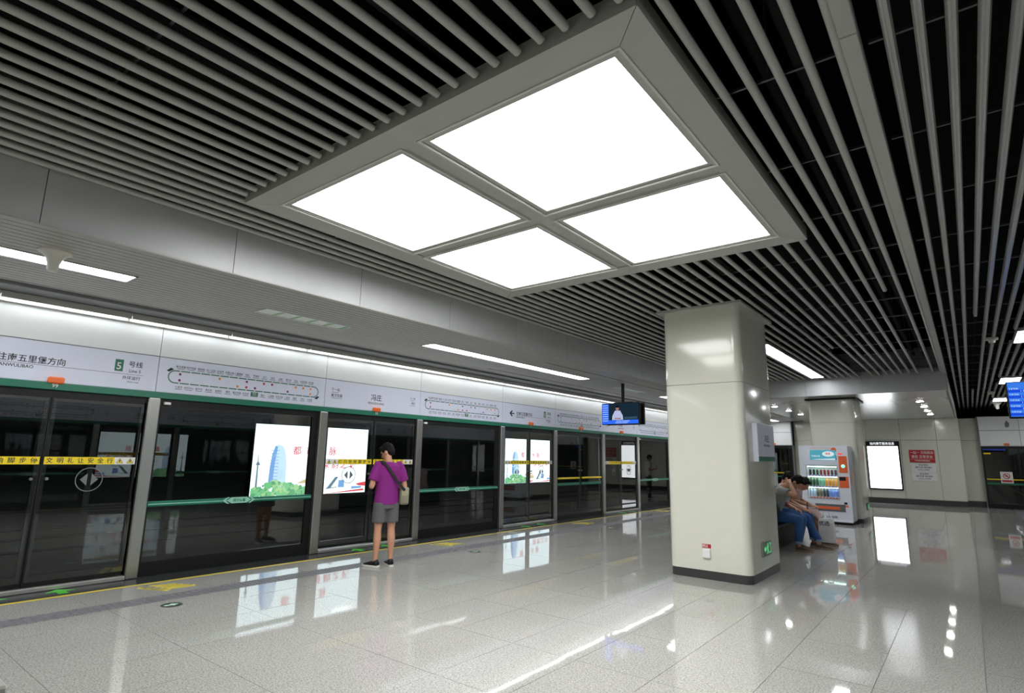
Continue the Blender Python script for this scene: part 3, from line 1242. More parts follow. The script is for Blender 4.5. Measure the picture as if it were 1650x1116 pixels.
column(*C1, H, 'square cream enamel column with a small station sign and exit light')
column(-3.39, -2.30, 17.6, 19.05, LOW - .03, 'cream column behind the vending machine')
column(-3.39, -2.30, -1.86, -.40, H, 'cream column behind the viewer')


# ------------------------------------------------------------------ big square ceiling light
def light_panel(y0, label, visible=True):
    root = empty('ceiling_light', ((PX0 + PX1) / 2, y0 + (PY1 - PY0) / 2, H - .02), label, 'light', 'square light panels between the columns')
    x0, x1, y1 = PX0, PX1, y0 + PY1 - PY0
    o_ = y0 - PY0
    z0, z1 = H - .02, H + .10
    wx = [x0, -4.44, -2.95, -2.72, -1.25, x1]
    wy = [y0, 2.43 + o_, 3.89 + o_, 4.09 + o_, 5.58 + o_, y1]
    # mitred outer frame, four lengths
    for pts in ([(x0, y0), (x1, y0), (wx[4], wy[1]), (wx[1], wy[1])], [(x1, y0), (x1, y1), (wx[4], wy[4]), (wx[4], wy[1])],
                [(x1, y1), (x0, y1), (wx[1], wy[4]), (wx[4], wy[4])], [(x0, y1), (x0, y0), (wx[1], wy[1]), (wx[1], wy[4])]):
        cx = sum(p[0] for p in pts) / 4
        cy = sum(p[1] for p in pts) / 4
        mb = MB()
        mb.prism([(p[0] + (cx - p[0]) * .0015, p[1] + (cy - p[1]) * .0015) for p in pts], 2, z0, z1)
        mb.build('outer_frame', M_FRAME, root)
    mb = MB()
    mb.box(wx[2], wx[3], wy[1], wy[4], z0 + .012, z1)
    mb.build('cross_bar', M_FRAME, root)
    mb = MB()
    mb.box(x0 + .01, x1 - .01, y0 + .01, y1 - .01, z0 + .075, z0 + .11)
    mb.build('added_light_block', M_DUCT, root)  # unseen cover added to stop the panes lighting the void
    for xa, xb in ((wx[1], wx[2]), (wx[3], wx[4])):
        mb = MB()
        mb.box(xa, xb, wy[2], wy[3], z0 + .012, z1)
        mb.build('cross_bar', M_FRAME, root)
    for xa, xb in ((wx[1], wx[2]), (wx[3], wx[4])):
        for ya, yb in ((wy[1], wy[2]), (wy[3], wy[4])):
            mb = MB()
            mb.box(xa, xb, ya, yb, z0 + .045, z0 + .06)
            p = mb.build('diffuser', E_PANE, root)
            p['label'] = 'glowing white diffuser'
            mb = MB()
            t = .028
            mb.box(xa, xb, ya, ya + t, z0 + .006, z0 + .045)
            mb.box(xa, xb, yb - t, yb, z0 + .006, z0 + .045)
            mb.box(xa, xa + t, ya + t, yb - t, z0 + .006, z0 + .045)
            mb.box(xb - t, xb, ya + t, yb - t, z0 + .006, z0 + .045)
            mb.build('inner_frame', M_SLAT, root)
            mb = MB()
            g, w_ = .022, .016
            mb.box(xa - g - w_, xb + g + w_, ya - g - w_, ya - g, z0 - .008, z0 + .02)
            mb.box(xa - g - w_, xb + g + w_, yb + g, yb + g + w_, z0 - .008, z0 + .02)
            mb.box(xa - g - w_, xa - g, ya - g, yb + g, z0 - .008, z0 + .02)
            mb.box(xb + g, xb + g + w_, ya - g, yb + g, z0 - .008, z0 + .02)
            mb.build('pane_lip', M_LIP, root)


light_panel(PY0, 'large square ceiling light of four glowing panes in a wide grey frame')
light_panel(PY0 - 9.73, 'unseen four-pane ceiling light added behind the viewer to light the platform')  # unseen panel, added for light from behind the camera


def troffer(x0, x1, y0, y1, z, n, label, group='long recessed ceiling lights'):
    root = empty('strip_light', ((x0 + x1) / 2, (y0 + y1) / 2, z), label, 'light', group)
    mb = MB()
    mb.box(x0, x0 + .015, y0, y1, z - .004, z + .05)
    mb.box(x1 - .015, x1, y0, y1, z - .004, z + .05)
    mb.box(x0, x1, y0, y0 + .015, z - .004, z + .05)
    mb.box(x0, x1, y1 - .015, y1, z - .004, z + .05)
    for k in range(1, n):
        yk = y0 + (y1 - y0) * k / n
        mb.box(x0, x1, yk - .012, yk + .012, z + .002, z + .05)
    mb.box(x0, x1, y0, y1, z + .045, z + .055)
    mb.build('housing', M_SLAT, root)
    for k in range(n):
        a, b = y0 + (y1 - y0) * k / n + .018, y0 + (y1 - y0) * (k + 1) / n - .018
        mb = MB()
        mb.box(x0 + .018, x1 - .018, a, b, z + .008, z + .02)
        mb.build('diffuser', E_LAMP, root)


troffer(-6.668, -6.374, 6.1, 10.88, LOW - .004, 4, 'four-tube strip light in the plank ceiling ahead of the green grille')
troffer(-6.668, -6.374, -2.8, 2.0, LOW - .004, 4, 'strip light in the plank ceiling behind the white funnel detector')
troffer(-6.668, -6.374, 15.05, 19.85, LOW - .004, 4, 'strip light in the plank ceiling beyond the hanging screen')
troffer(-6.668, -6.374, 24.0, 27.1, LOW - .004, 3, 'strip light added in the plank ceiling to brighten the platform before the end screens')  # added at the row's spacing to brighten the far waiting person
troffer(-3.03, -2.71, 11.06, 16.36, H - .01, 4, 'bright strip light among the slats between the two cream columns')
troffer(.80, 1.22, 12.05, 13.25, H - .01, 1, 'short ceiling light among the slats before the blue monitor')
troffer(.80, 1.22, 18.6, 19.95, H - .01, 1, 'short ceiling light among the slats directly above the blue monitor')
troffer(.80, 1.22, 24.25, 25.55, H - .01, 1, 'short ceiling light among the slats beside the white ceiling detector')

# wall washer lamps above the header panels
ORD = ('first', 'second', 'third', 'fourth', 'fifth', 'sixth', 'seventh', 'eighth', 'ninth', 'tenth', 'eleventh', 'twelfth', 'thirteenth', 'fourteenth', 'fifteenth', 'sixteenth', 'seventeenth', 'eighteenth', 'nineteenth', 'twentieth', 'twenty-first')
for sx, f in ((1, fL), (-1, fR)):
    y = 1.26 - 1.25 * 6
    nk = -6
    side = 'screen doors' if sx == 1 else 'opposite screen doors'
    while y < 26.5:
        lab = '%s slim lamp beyond the frame edge in the row over the %s' % (ORD[nk], side) if nk >= 0 else 'slim white lamp behind the viewer over the ' + side
        nk += 1
        root = empty('washer_lamp', (f(.09), y + .6, 3.15), lab, 'lamp', 'wall washer lamps over the ' + side)
        mb = MB()
        mb.box(f(.03), f(.155), y + .005, y + 1.245, 3.17, 3.20)
        mb.box(f(.135), f(.155), y + .005, y + 1.245, 3.13, 3.17)
        mb.box(f(.025), f(.045), y + .005, y + 1.245, 3.11, 3.17)
        mb.build('housing', M_SLAT, root)
        mb = MB()
        mb.rbox(*sorted((f(.05), f(.125))), y + .03, y + 1.22, 3.145, 3.168, .008)
        mb.build('diffuser', E_WALL, root)
        y += 1.25

# downlights
M_RING = mat('ring_white', (220, 220, 216), .4)
for x, col in ((-.93, 'beside the slat edge'), (-4.73, 'on the poster track side')):
    for j, y in enumerate((19.55, 21.4, 23.2, 24.85)):
        if x < -4 and j == 3:
            continue
        order = ('first', 'second', 'third', 'fourth')[j]
        root = empty('downlight', (x, y, LOW), '%s round downlight from the soffit beam, in the row %s' % (order, col), 'light', 'round downlights in the low metal ceiling')
        mb = MB()
        mb.prism([(x + p[0], y + p[1]) for p in circ(.105, 24)], 2, LOW - .008, LOW)
        mb.build('ring', M_RING, root)
        mb = MB()
        mb.prism([(x + p[0], y + p[1]) for p in circ(.08, 24)], 2, LOW - .012, LOW - .008)
        mb.build('lens', E_DOWN, root)

# green tinted air grilles in the plank ceiling
M_GRG = mat('grille_green', (120, 176, 120), .35)
M_GRW = mat('grille_pale', (236, 244, 238), .25)
for (y0, y1, lab) in ((3.42, 4.66, 'translucent greenish ceiling grille in the planks over the first route map'), (12.57, 13.93, 'translucent greenish ceiling grille in the planks above the hanging screen')):
    root = empty('ceiling_grille', (-6.63, (y0 + y1) / 2, LOW), lab, 'grille', 'greenish ceiling grilles')
    mb = MB()
    mb.box(-6.766, -6.75, y0, y1, LOW - .006, LOW + .02)
    mb.box(-6.49, -6.474, y0, y1, LOW - .006, LOW + .02)
    mb.box(-6.75, -6.49, y0, y0 + .015, LOW - .006, LOW + .02)
    mb.box(-6.75, -6.49, y1 - .015, y1, LOW - .006, LOW + .02)
    mb.build('frame', M_RING, root)
    for k in range(5):
        a = y0 + .02 + k * (y1 - y0 - .04) / 5
        b = a + (y1 - y0 - .04) / 5
        mb = MB()
        mb.box(-6.75, -6.49, a + .006, b - .045, LOW + .0, LOW + .012)
        mb.build('lens', M_GRW, root)
        mb = MB()
        mb.box(-6.75, -6.49, b - .045, b + .004, LOW - .003, LOW + .016)
        mb.build('divider', M_GRG, root)

# ceiling devices
def funnel(x, y, z, s, label):
    mb = MB()
    prof = [(.125, 0), (.125, -.015), (.1, -.025), (.06, -.07), (.045, -.12), (.042, -.17), (.03, -.185)]
    mb.loft([((x, y, z + p[1] * s), (p[0] * s, 0, 0), (0, p[0] * s, 0)) for p in prof], 20)
    o = mb.build('ceiling_detector', mat('ivory_plastic', (206, 204, 194), .4), None, True)
    tag(o, label, 'detector')
funnel(-6.14, 1.27, LOW, 1.0, 'ivory funnel shaped detector hanging under the plank ceiling')
funnel(.93, 25.9, H, 1.3, 'white funnel shaped detector hanging under the slats near the end screen')
for x, y, lab in ((.50, 12.55, 'round ivory smoke detector under the slats, the one before the blue monitor'), (.70, 22.0, 'small round ivory detector under the slats beyond the blue monitor')):
    mb = MB()
    mb.loft([((x, y, H + .0), (.09, 0, 0), (0, .09, 0)), ((x, y, H - .035), (.09, 0, 0), (0, .09, 0)), ((x, y, H - .05), (.05, 0, 0), (0, .05, 0)), ((x, y, H - .085), (.045, 0, 0), (0, .045, 0))], 20)
    o = mb.build('smoke_detector', mat('ivory_plastic', (206, 204, 194), .4), None, True)
    tag(o, lab, 'detector')


# ------------------------------------------------------------------ hanging screens
def monitor(cx, cy, z0, z1, hw, label, yaw, scene):
    """two back to back screens under a pole; the front one faces -y"""
    root = empty('hanging_monitor', (cx, cy, z0), label, 'monitor', rz=yaw)
    h = z1 - z0
    top = LOW if scene == 'left' else H
    mb = MB()
    mb.rbox(-hw, hw, -.07, -.01, 0, h, .01)
    mb.build('screen_case', M_BLACK, root, local=True)
    mb = MB()
    mb.prism([(-.07, h - .04), (.0, h - .04), (.22, h + .02), (.22, h + .05), (-.07, h + .01)], 0, -hw * .35, hw * .35)
    mb.rbox(-hw, hw, .14, .2, 0, h, .01)
    mb.rbox(-hw * .9, hw * .9, -.02, .15, .06, h - .06, .01)
    mb.build('rear_case', M_BLACK, root, local=True)
    mb = MB()
    mb.rbox(-.03, .03, .04, .10, h - .06, top - z0, .008)
    mb.build('ceiling_pole', M_BLACK, root, local=True)
    d = MB()
    xd, yd = Vector((1, 0, 0)), Vector((0, 0, 1))
    o = Vector((0, -.0712, 0))
    a, b = -hw + .015, hw - .015
    m_ = .015
    if scene == 'left':
        sp = a + (b - a) * .19
        plate(d, o, xd, yd, [(a, m_), (b, m_), (b, h - m_), (a, h - m_)], 0)
        o1 = o + Vector((0, -.001, 0))
        plate(d, o1, xd, yd, [(sp, .10), (b, .10), (b, h - m_), (sp, h - m_)], 1)
        for k in range(8):
            zz = h - .05 - k * .05
            plate(d, o1, xd, yd, [(a + .015, zz - .006), (sp - .02, zz - .006), (sp - .02, zz + .006), (a + .015, zz + .006)], 2)
        text_on(d, '乘客信息 欢迎乘坐地铁', .034, o1 + xd * .08 + yd * .072, xd, yd, m=2)
        text_on(d, '列车运行时间 请注意安全', .03, o1 + xd * .04 + yd * .035, xd, yd, m=2)
        o2 = o + Vector((0, -.002, 0))
        # seated presenter in white shirt
        fx = sp + .24
        plate(d, o2, xd, yd, [(fx - .15, .105), (fx + .15, .105), (fx + .14, .2), (fx + .07, .315), (fx - .07, .315), (fx - .14, .2)], 3)
        plate(d, o2, xd, yd, circ(.045, 16, fx - .005, .365, .055), 4)
        plate(d, o2 + Vector((0, -.0006, 0)), xd, yd, [(fx - .052, .385), (fx + .042, .385), (fx + .035, .425), (fx - .04, .428)], 5)
        plate(d, o2 + Vector((0, -.0006, 0)), xd, yd, [(fx - .09, .13), (fx + .09, .12), (fx + .08, .15), (fx - .08, .155)], 4)
        plate(d, o2, xd, yd, [(fx + .18, .12), (b - .03, .12), (b - .03, .17), (fx + .18, .165)], 6)
        mats = [emit('screen_blue', (50, 110, 255), 1.0), emit('screen_dark', (28, 48, 62), .8), emit('screen_white', (190, 220, 255), 1.0), emit('screen_shirt', (190, 200, 235), .9), emit('screen_skin', (190, 140, 130), .7), emit('screen_hair', (20, 18, 20), .5), emit('screen_desk', (60, 90, 110), .8)]
    else:
        sp = a + (b - a) * .33
        plate(d, o, xd, yd, [(a, m_), (b, m_), (b, h - m_), (a, h - m_)], 0)
        o1 = o + Vector((0, -.001, 0))
        plate(d, o1, xd, yd, [(sp, .10), (b, .10), (b, h - m_), (sp, h - m_)], 1)
        for k in range(5):
            zz = .04 + k * .09
            plate(d, o1, xd, yd, [(a, zz - .01), (sp - .005, zz - .01), (sp - .005, zz + .03), (a, zz + .03)], 3)
            text_on(d, '下班列车', .03, o1 + xd * (a + .07) + yd * (zz + .045), xd, yd, m=2)
            text_on(d, '1 分钟', .038, o1 + xd * (a + .2) + yd * (zz + .008) + Vector((0, -.001, 0)), xd, yd, m=2)
        mats = [emit('screen_azure', (60, 130, 245), .9), emit('screen_dark', (28, 48, 62), .8), emit('screen_white', (190, 220, 255), 1.0), emit('screen_deep', (30, 80, 230), .9)]
    me = bpy.data.meshes.new('display')
    me.from_pydata(d.v, [], d.f)
    for mm in mats:
        me.materials.append(mm)
    me.polygons.foreach_set('material_index', d.m)
    put('display', me, root, local=True)


monitor(-6.17, 11.9, 2.29, 2.78, .50, 'black hanging screen showing a presenter, under the plank ceiling', radians(-6), 'left')
monitor(1.06, 11.9, 2.27, 2.83, .50, 'blue train information screen hanging under the flat-bottomed slats', radians(0), 'right')


# ------------------------------------------------------------------ lit posters
def tunnel_ad(sx, y0, y1, z0, z1, label, mirrored=False):
    X = (XL if sx == 1 else XR) - sx * 3.80
    face = X + sx * .10
    root = empty('light_box', (X + sx * .05, (y0 + y1) / 2, z0), label, 'light box', 'lit posters on the tunnel wall')
    mb = MB()
    mb.box(X - sx * .049, face, y0 - .03, y1 + .03, z0 - .03, z1 + .03)
    mb.build('case', M_BLACK, root)
    xd, yd = Vector((0, sx, 0)), Vector((0, 0, 1))
    W, Hh = y1 - y0, z1 - z0
    org = Vector((face, y0 if sx == 1 else y1, z0))
    def o(k):
        return org + Vector((sx * (.002 + .0015 * k), 0, 0))
    d = MB()
    def q(k, pts, m):
        plate(d, o(k), xd, yd, [(p[0] * W, p[1] * Hh) for p in pts], m)
    q(0, [(0, 0), (1, 0), (1, 1), (0, 1)], 0)
    # round tower with banding
    tw = [(.13, .12), (.27, .12), (.265, .45), (.25, .62), (.225, .70), (.19, .72), (.165, .70), (.145, .58), (.135, .4)]
    q(1, tw, 1)
    q(2, [(.13, .12), (.165, .12), (.17, .45), (.185, .69), (.165, .70), (.145, .58), (.135, .4)], 2)
    for k in range(11):
        z = .18 + k * .045
        q(3, [(.133, z), (.2, z), (.2, z + .008), (.133, z + .008)], 2)
    # slender spire tower
    q(1, [(.035, .1), (.05, .1), (.046, .45), (.04, .62), (.037, .45)], 3)
    q(2, [(.027, .43), (.058, .43), (.052, .47), (.033, .47)], 3)
    # foliage
    rnd = random.Random(5)
    for k in range(150):
        cx = rnd.uniform(0.0, .43)
        cy = rnd.uniform(.0, .2) * (1 - .7 * abs(cx - .2) / .3)
        r = rnd.uniform(.008, .028)
        cxm = max(r + .002, cx)
        pts = [(cxm + r * cos(t * pi / 4 + .2) * rnd.uniform(.7, 1.1), max(.003, cy + r * 1.9 * sin(t * pi / 4 + .2) * rnd.uniform(.7, 1.1))) for t in range(8)]
        q(3 + k * .008, [(max(.002, p[0]), p[1]) for p in pts], 4 + k % 3)
    # pavilion, road and red roof
    q(4.2, [(.36, .17), (.42, .22), (.49, .235), (.545, .22), (.545, .19), (.40, .165)], 7)
    q(4.2, [(.5, .10), (.57, .10), (.57, .17), (.5, .17)], 7)
    q(4.2, [(.42, .02), (.55, .06), (.55, .03), (.45, .0)], 8)
    q(4.2, [(.62, .07), (.70, .25), (.73, .25), (.66, .08)], 3)
    q(4.2, [(.62, .07), (.72, .09), (.72, .10), (.62, .085)], 3)
    q(4.2, [(.73, .09), (.79, .09), (.785, .2), (.735, .2)], 2)
    q(4.2, [(.90, .14), (1, .17), (1, .10), (.93, .11)], 8)
    q(4.2, [(.6, .0), (.98, .06), (.99, .03), (.62, .0)], 8)
    q(4.2, [(.86, .06), (.96, .07), (.96, .1), (.86, .1)], 2)
    ch = Hh * .085
    for chx, u in zip('都市水脉', (.345, .455, .56, .66)):
        text_on(d, chx, Hh * .135, o(4.4) + xd * (u * W) + yd * (.63 * Hh), xd, yd, m=8)
    for chx, u in zip('绿韵之城', (.60, .69, .77, .86)):
        text_on(d, chx, Hh * .135, o(4.4) + xd * (u * W) + yd * (.43 * Hh), xd, yd, m=8)
    text_on(d, '公益广告', Hh * .05, o(4.4) + xd * (.93 * W) + yd * (.93 * Hh), xd, yd, m=9)
    A = AD_L
    mats = [emit('ad_sky', (236, 248, 255), A * 1.25), emit('ad_tower_light', (190, 215, 245), A), emit('ad_tower_blue', (120, 160, 215), A), emit('ad_line', (100, 120, 140), A), emit('ad_leaf_a', (130, 205, 145), A * .8), emit('ad_leaf_b', (178, 220, 160), A * .8), emit('ad_leaf_c', (105, 178, 130), A * .8), emit('ad_tan', (215, 190, 150), A * .9), emit('ad_red', (225, 80, 90), A * .9), emit('ad_pink', (235, 170, 180), A)]
    p = flat_obj(d, 'lit_print', mats, root)


tunnel_ad(1, 6.28, 9.22, .60, 2.12, 'large lit poster with blue tower, green trees and red characters on the tunnel wall')
tunnel_ad(1, 14.74, 17.5, .66, 2.10, 'lit poster with tower and trees behind the doors under the arrow sign')
tunnel_ad(-1, 6.5, 9.4, .60, 2.08, 'lit tower poster beyond the opposite doors, seen only mirrored in the glass')

# lit white box on the far wall
root = empty('wall_light_box', (-2.68, Y1 - .06, .50), 'tall blank glowing white light box in a black frame on the cream far wall', 'light box')
mb = MB()
x0, x1, z0, z1 = -3.25, -2.12, .50, 2.38
mb.rbox(x0, x1, Y1 - .10, Y1 - .025, z0, z1, .01)
mb.build('case', M_BLACK, root)
mb = MB()
mb.rbox(x0 + .05, x1 - .05, Y1 - .108, Y1 - .10, z0 + .06, z1 - .20, .003)
mb.build('lit_face', E_BOX, root)
mb = MB()
text_on(mb, '站内乘客服务信息', .115, ((x0 + x1) / 2, Y1 - .102, z1 - .10), (1, 0, 0), (0, 0, 1), squash=.9)
flat_obj(mb, 'title_lettering', emit('title_white', (240, 245, 250), 1.2), root)

# red and white notice boards
M_RED = mat('notice_red', (186, 28, 42), .4)
root = empty('notice_board', (-1.43, Y1 - .02, .88), 'red notice with white characters above two white boards of small print', 'notice')
mb = MB()
mb.rbox(-1.83, -1.03, Y1 - .052, Y1 - .025, 1.58, 2.05, .004)
b1 = mb.build('red_board', M_RED, root)
t = MB()
text_on(t, '一站一 文明乘车', .12, (-1.43, Y1 - .0535, 1.94), (1, 0, 0), (0, 0, 1), squash=.85)
text_on(t, '请您 注意安全', .12, (-1.43, Y1 - .0535, 1.79), (1, 0, 0), (0, 0, 1), squash=.9)
plate(t, (-1.43, Y1 - .0535, 1.70), (1, 0, 0), (0, 0, 1), [(-.38, 0), (.38, 0), (.38, .006), (-.38, .006)])
text_on(t, '严禁携带易燃易爆品', .06, (-1.43, Y1 - .0535, 1.64), (1, 0, 0), (0, 0, 1), squash=.9)
flat_obj(t, 'white_lettering', M_TAPEW, b1)
for k, (z0, z1) in enumerate(((1.22, 1.54), (.89, 1.21))):
    mb = MB()
    mb.rbox(-1.82, -1.02, Y1 - .052, Y1 - .025, z0, z1, .003)
    b2 = mb.build('white_board', M_WHITE, root)
    t = MB()
    text_on(t, '·安全须知·', .07, (-1.42, Y1 - .0535, z1 - .06), (1, 0, 0), (0, 0, 1))
    text_on(t, '请按次序 排队候车', .07, (-1.42, Y1 - .0535, z1 - .15), (1, 0, 0), (0, 0, 1), squash=.9)
    text_on(t, '先下后上 文明有序', .05, (-1.42, Y1 - .0535, z1 - .24), (1, 0, 0), (0, 0, 1), squash=.9)
    flat_obj(t, 'dark_lettering', M_INK, b2)

# devices on the first column
xf = C1[1]
root = empty('column_sign', (xf, 8.65, 1.53), 'white station name plate with green foot on the side of the column', 'sign')
mb = MB()
mb.rbox(xf, xf + .07, 8.22, 9.06, 1.53, 2.05, .006)
mb.build('sign_box', M_SIGN, root)
mb = MB()
mb.box(xf + .068, xf + .072, 8.225, 9.055, 1.535, 1.60)
mb.build('green_foot', M_GREEN, root)
t = MB()
text_on(t, '冯庄', .10, (xf + .0715, 8.66, 1.84), (0, 1, 0), (0, 0, 1))
text_on(t, 'FENGZHUANG', .045, (xf + .0715, 8.66, 1.75), (0, 1, 0), (0, 0, 1))
flat_obj(t, 'name_lettering', M_INK, root)

E_EXIT = emit('exit_green', (110, 225, 145), .8)
def exit_light(x, y0, y1, z0, z1, label):
    root = empty('exit_light', (x, (y0 + y1) / 2, z0), label, 'exit sign', 'low green exit signs')
    mb = MB()
    mb.rbox(x, x + .025, y0, y1, z0, z1, .004)
    mb.build('steel_frame', mat('exit_frame', (126, 136, 126), .4), root)
    d = MB()
    cy, cz, s = (y0 + y1) / 2, (z0 + z1) / 2, (z1 - z0) / .2
    o = Vector((x + .0265, cy, cz))
    xd, yd = Vector((0, 1, 0)) * s, Vector((0, 0, 1)) * s
    plate(d, o, xd, yd, circ(.018, 10, .03, .06))
    plate(d, o, xd, yd, [(-.01, -.01), (.04, .0), (.045, .04), (.0, .035)])
    plate(d, o, xd, yd, [(-.01, -.01), (.02, -.01), (-.01, -.07), (-.04, -.07)])
    plate(d, o, xd, yd, [(.01, -.01), (.04, .0), (.08, -.07), (.05, -.07)])
    plate(d, o, xd, yd, [(-.03, .0), (.0, .035), (-.01, .045), (-.05, .01)])
    plate(d, o, xd, yd, [(.04, .04), (.08, .01), (.085, .02), (.045, .05)])
    plate(d, o, xd, yd, [(-.17, 0), (-.11, .05), (-.11, .02), (-.06, .02), (-.06, -.02), (-.11, -.02), (-.11, -.05)])
    plate(d, o, xd, yd, [(.11, -.07), (.17, -.07), (.17, .07), (.11, .07), (.11, .05), (.15, .05), (.15, -.05), (.11, -.05)])
    flat_obj(d, 'running_figure', E_EXIT, root)
exit_light(xf, 8.33, 8.74, .285, .475, 'green running figure exit sign low on the sign-bearing column')
exit_light(C1[1], 18.35, 18.72, .285, .475, 'green exit sign low on the column behind the vending machine')

root = empty('call_box', (-2.865, C1[2], .27), 'small white socket box with a red label low on the column front', 'socket box')
mb = MB()
mb.rbox(-2.92, -2.81, C1[2] - .035, C1[2], .27, .385, .008)
mb.build('white_cover', M_WHITE, root)
mb = MB()
mb.rbox(-2.925, -2.805, C1[2] - .006, C1[2], .395, .445, .002)
mb.build('red_label', M_RED, root)
t = MB()
text_on(t, '消防', .04, (-2.89, C1[2] - .0075, .419), (1, 0, 0), (0, 0, 1))
plate(t, (-2.865, C1[2] - .0075, .419), (1, 0, 0), (0, 0, 1), [(.01, -.02), (.016, -.02), (.016, .02), (.01, .02)])
flat_obj(t, 'label_lettering', M_TAPEW, root)
mb = MB()
mb.rbox(xf, xf + .03, 9.2, 9.3, 1.18, 1.36, .006)
o = mb.build('wall_switch', M_WHITE)
tag(o, 'small white switch plate at the edge of the sign-bearing column', 'switch')

# ------------------------------------------------------------------ vending machine
def vending():
    X0, X1, YF, YB, Z1 = -3.55, -2.42, 16.85, 17.52, 1.95
    root = empty('vending_machine', ((X0 + X1) / 2, (YF + YB) / 2, 0), 'white drinks vending machine with blue screen and orange panels', 'vending machine')
    M_VM = mat('vending_white', (222, 226, 236), .25, var=.02)
    wx0, wx1, wz0, wz1 = X0 + .16, X0 + .86, .62, 1.44
    ys, dep = YF + .02, .35
    mb = MB()
    mb.box(X0, X1, YF + dep, YB, .08, Z1)
    mb.box(X0, wx0, YF, YF + dep, .08, Z1)
    mb.box(wx1, X1, YF, YF + dep, .08, Z1)
    mb.box(wx0, wx1, YF, YF + dep, .08, wz0)
    mb.box(wx0, wx1, YF, YF + dep, wz1, Z1)
    mb.build('cabinet', M_VM, root)
    mb = MB()
    mb.box(X0 + .03, X1 - .03, YF + .06, YB - .03, 0, .08)
    mb.build('base', M_BLACK, root)
    mb = MB()
    mb.rbox(X0, X1 + .0, YF - .03, YF + .02, .06, .10, .006)
    mb.build('kick_edge', M_VM, root)
    mb = MB()
    mb.box(wx0, wx1, YF + dep - .01, YF + dep, wz0, wz1)
    mb.box(wx0, wx0 + .008, YF + .02, YF + dep, wz0, wz1)
    mb.box(wx1 - .008, wx1, YF + .02, YF + dep, wz0, wz1)
    mb.build('display_lining', M_WHITE, root)
    zs = [(.66, .60), (.93, .87), (1.20, 1.15)]
    for z in (.655, .93, 1.205):
        mb = MB()
        mb.box(wx0 + .01, wx1 - .01, YF + .05, YF + dep - .01, z - .02, z)
        sh = mb.build('shelf', M_WHITE, root)
        mb = MB()
        for k in range(9):
            xa = wx0 + .03 + k * .073
            mb.box(xa, xa + .05, YF + .042, YF + .05, z - .03, z - .004)
        mb.build('price_tag', mat('tag_red' if z < .7 else 'tag_violet', (225, 70, 60) if z < .7 else (120, 100, 210), .4), sh)
    for z in (wz1 - .02, 1.165, .89):
        mb = MB()
        mb.box(wx0 + .02, wx1 - .02, YF + .06, YF + .09, z - .012, z)
        mb.build('shelf_light', emit('vm_light', (225, 255, 240), 9.0), root)
    mb = MB()
    mb.box(wx0, wx1, YF + .012, YF + .02, wz0, wz1)
    mb.build('window_glass', M_GLASS_B, root)
    mb = MB()
    t_ = .02
    for a in ((wx0 - t_, wx0, wz0 - t_, wz1 + t_), (wx1, wx1 + t_, wz0 - t_, wz1 + t_), (wx0, wx1, wz0 - t_, wz0), (wx0, wx1, wz1, wz1 + t_)):
        mb.box(a[0], a[1], YF - .012, YF + .012, a[2], a[3])
    mb.build('window_frame', mat('vm_trim', (180, 190, 196), .3), root)
    # advert screen on top
    d = MB()
    mb = MB()
    mb.rbox(X0 + .26, X0 + .86, YF - .008, YF + .01, 1.58, 1.84, .004)
    scr = mb.build('advert_screen', emit('vm_teal', (90, 180, 200), .75), root)
    o = Vector((X0 + .56, YF - .0095, 1.71))
    plate(d, o, (1, 0, 0), (0, 0, 1), circ(.14, 20, .13, .03, .07), 0)
    plate(d, o, (1, 0, 0), (0, 0, 1), [(-.28, -.12), (.28, -.12), (.28, -.08), (-.1, -.1)], 0)
    text_on(d, '满意', .06, o + Vector((.12, -.001, .03)), (1, 0, 0), (0, 0, 1), m=1)
    text_on(d, '好喝不贵', .05, o + Vector((-.16, -.001, -.03)), (1, 0, 0), (0, 0, 1), m=0)
    flat_obj(d, 'screen_print', [emit('vm_white', (225, 240, 245), .85), emit('vm_red', (220, 70, 60), .8)], scr)
    mb = MB()
    mb.box(X0 + .26, X0 + .88, YF - .004, YF, 1.87, 1.91)
    mb.build('top_label', mat('vm_label', (225, 200, 200), .4), root)
    # right-hand service column
    OR = mat('vm_orange', (232, 104, 52), .4)
    mb = MB()
    mb.box(X1 - .22, X1 - .03, YF - .005, YF, 1.27, 1.69)
    p = mb.build('orange_panel', OR, root)
    d = MB()
    plate(d, (X1 - .125, YF - .007, 1.44), (1, 0, 0), (0, 0, 1), circ(.045, 16))
    flat_obj(d, 'panel_glow', emit('vm_glow', (150, 255, 220), 1.4), p)
    mb = MB()
    mb.box(X1 - .22, X1 - .12, YF - .006, YF, 1.73, 1.76)
    mb.build('red_light', emit('vm_redlight', (255, 60, 70), 1.2), root)
    mb = MB()
    mb.box(X1 - .24, X1 - .03, YF - .005, YF, .90, 1.18)
    p = mb.build('orange_panel', OR, root)
    mb = MB()
    mb.box(X1 - .235, X1 - .09, YF - .009, YF - .005, 1.08, 1.17)
    mb.build('coin_slot', M_BLACK, p)
    mb = MB()
    mb.box(X1 - .36, X1 - .26, YF - .005, YF, 1.59, 1.71)
    mb.build('card_reader', M_BLACK, root)
    d = MB()
    mb = MB()
    mb.prism([(X1 - .31 + p_[0], 1.84 + p_[1]) for p_ in circ(.065, 18)], 1, YF - .006, YF)
    mb.build('round_badge', OR, root)
    # delivery tray
    mb = MB()
    mb.rbox(X0 + .30, X0 + .98, YF - .01, YF + .01, .31, .49, .006)
    tr = mb.build('delivery_tray', mat('tray_grey', (96, 100, 104), .3), root)
    mb = MB()
    mb.rbox(X0 + .32, X0 + .86, YF - .02, YF - .008, .36, .43, .005)
    mb.build('tray_flap', OR, tr)
    mb = MB()
    mb.box(X1 - .17, X1 - .10, YF - .006, YF, .50, .55)
    mb.build('coin_return', M_BLACK, root)
    mb = MB()
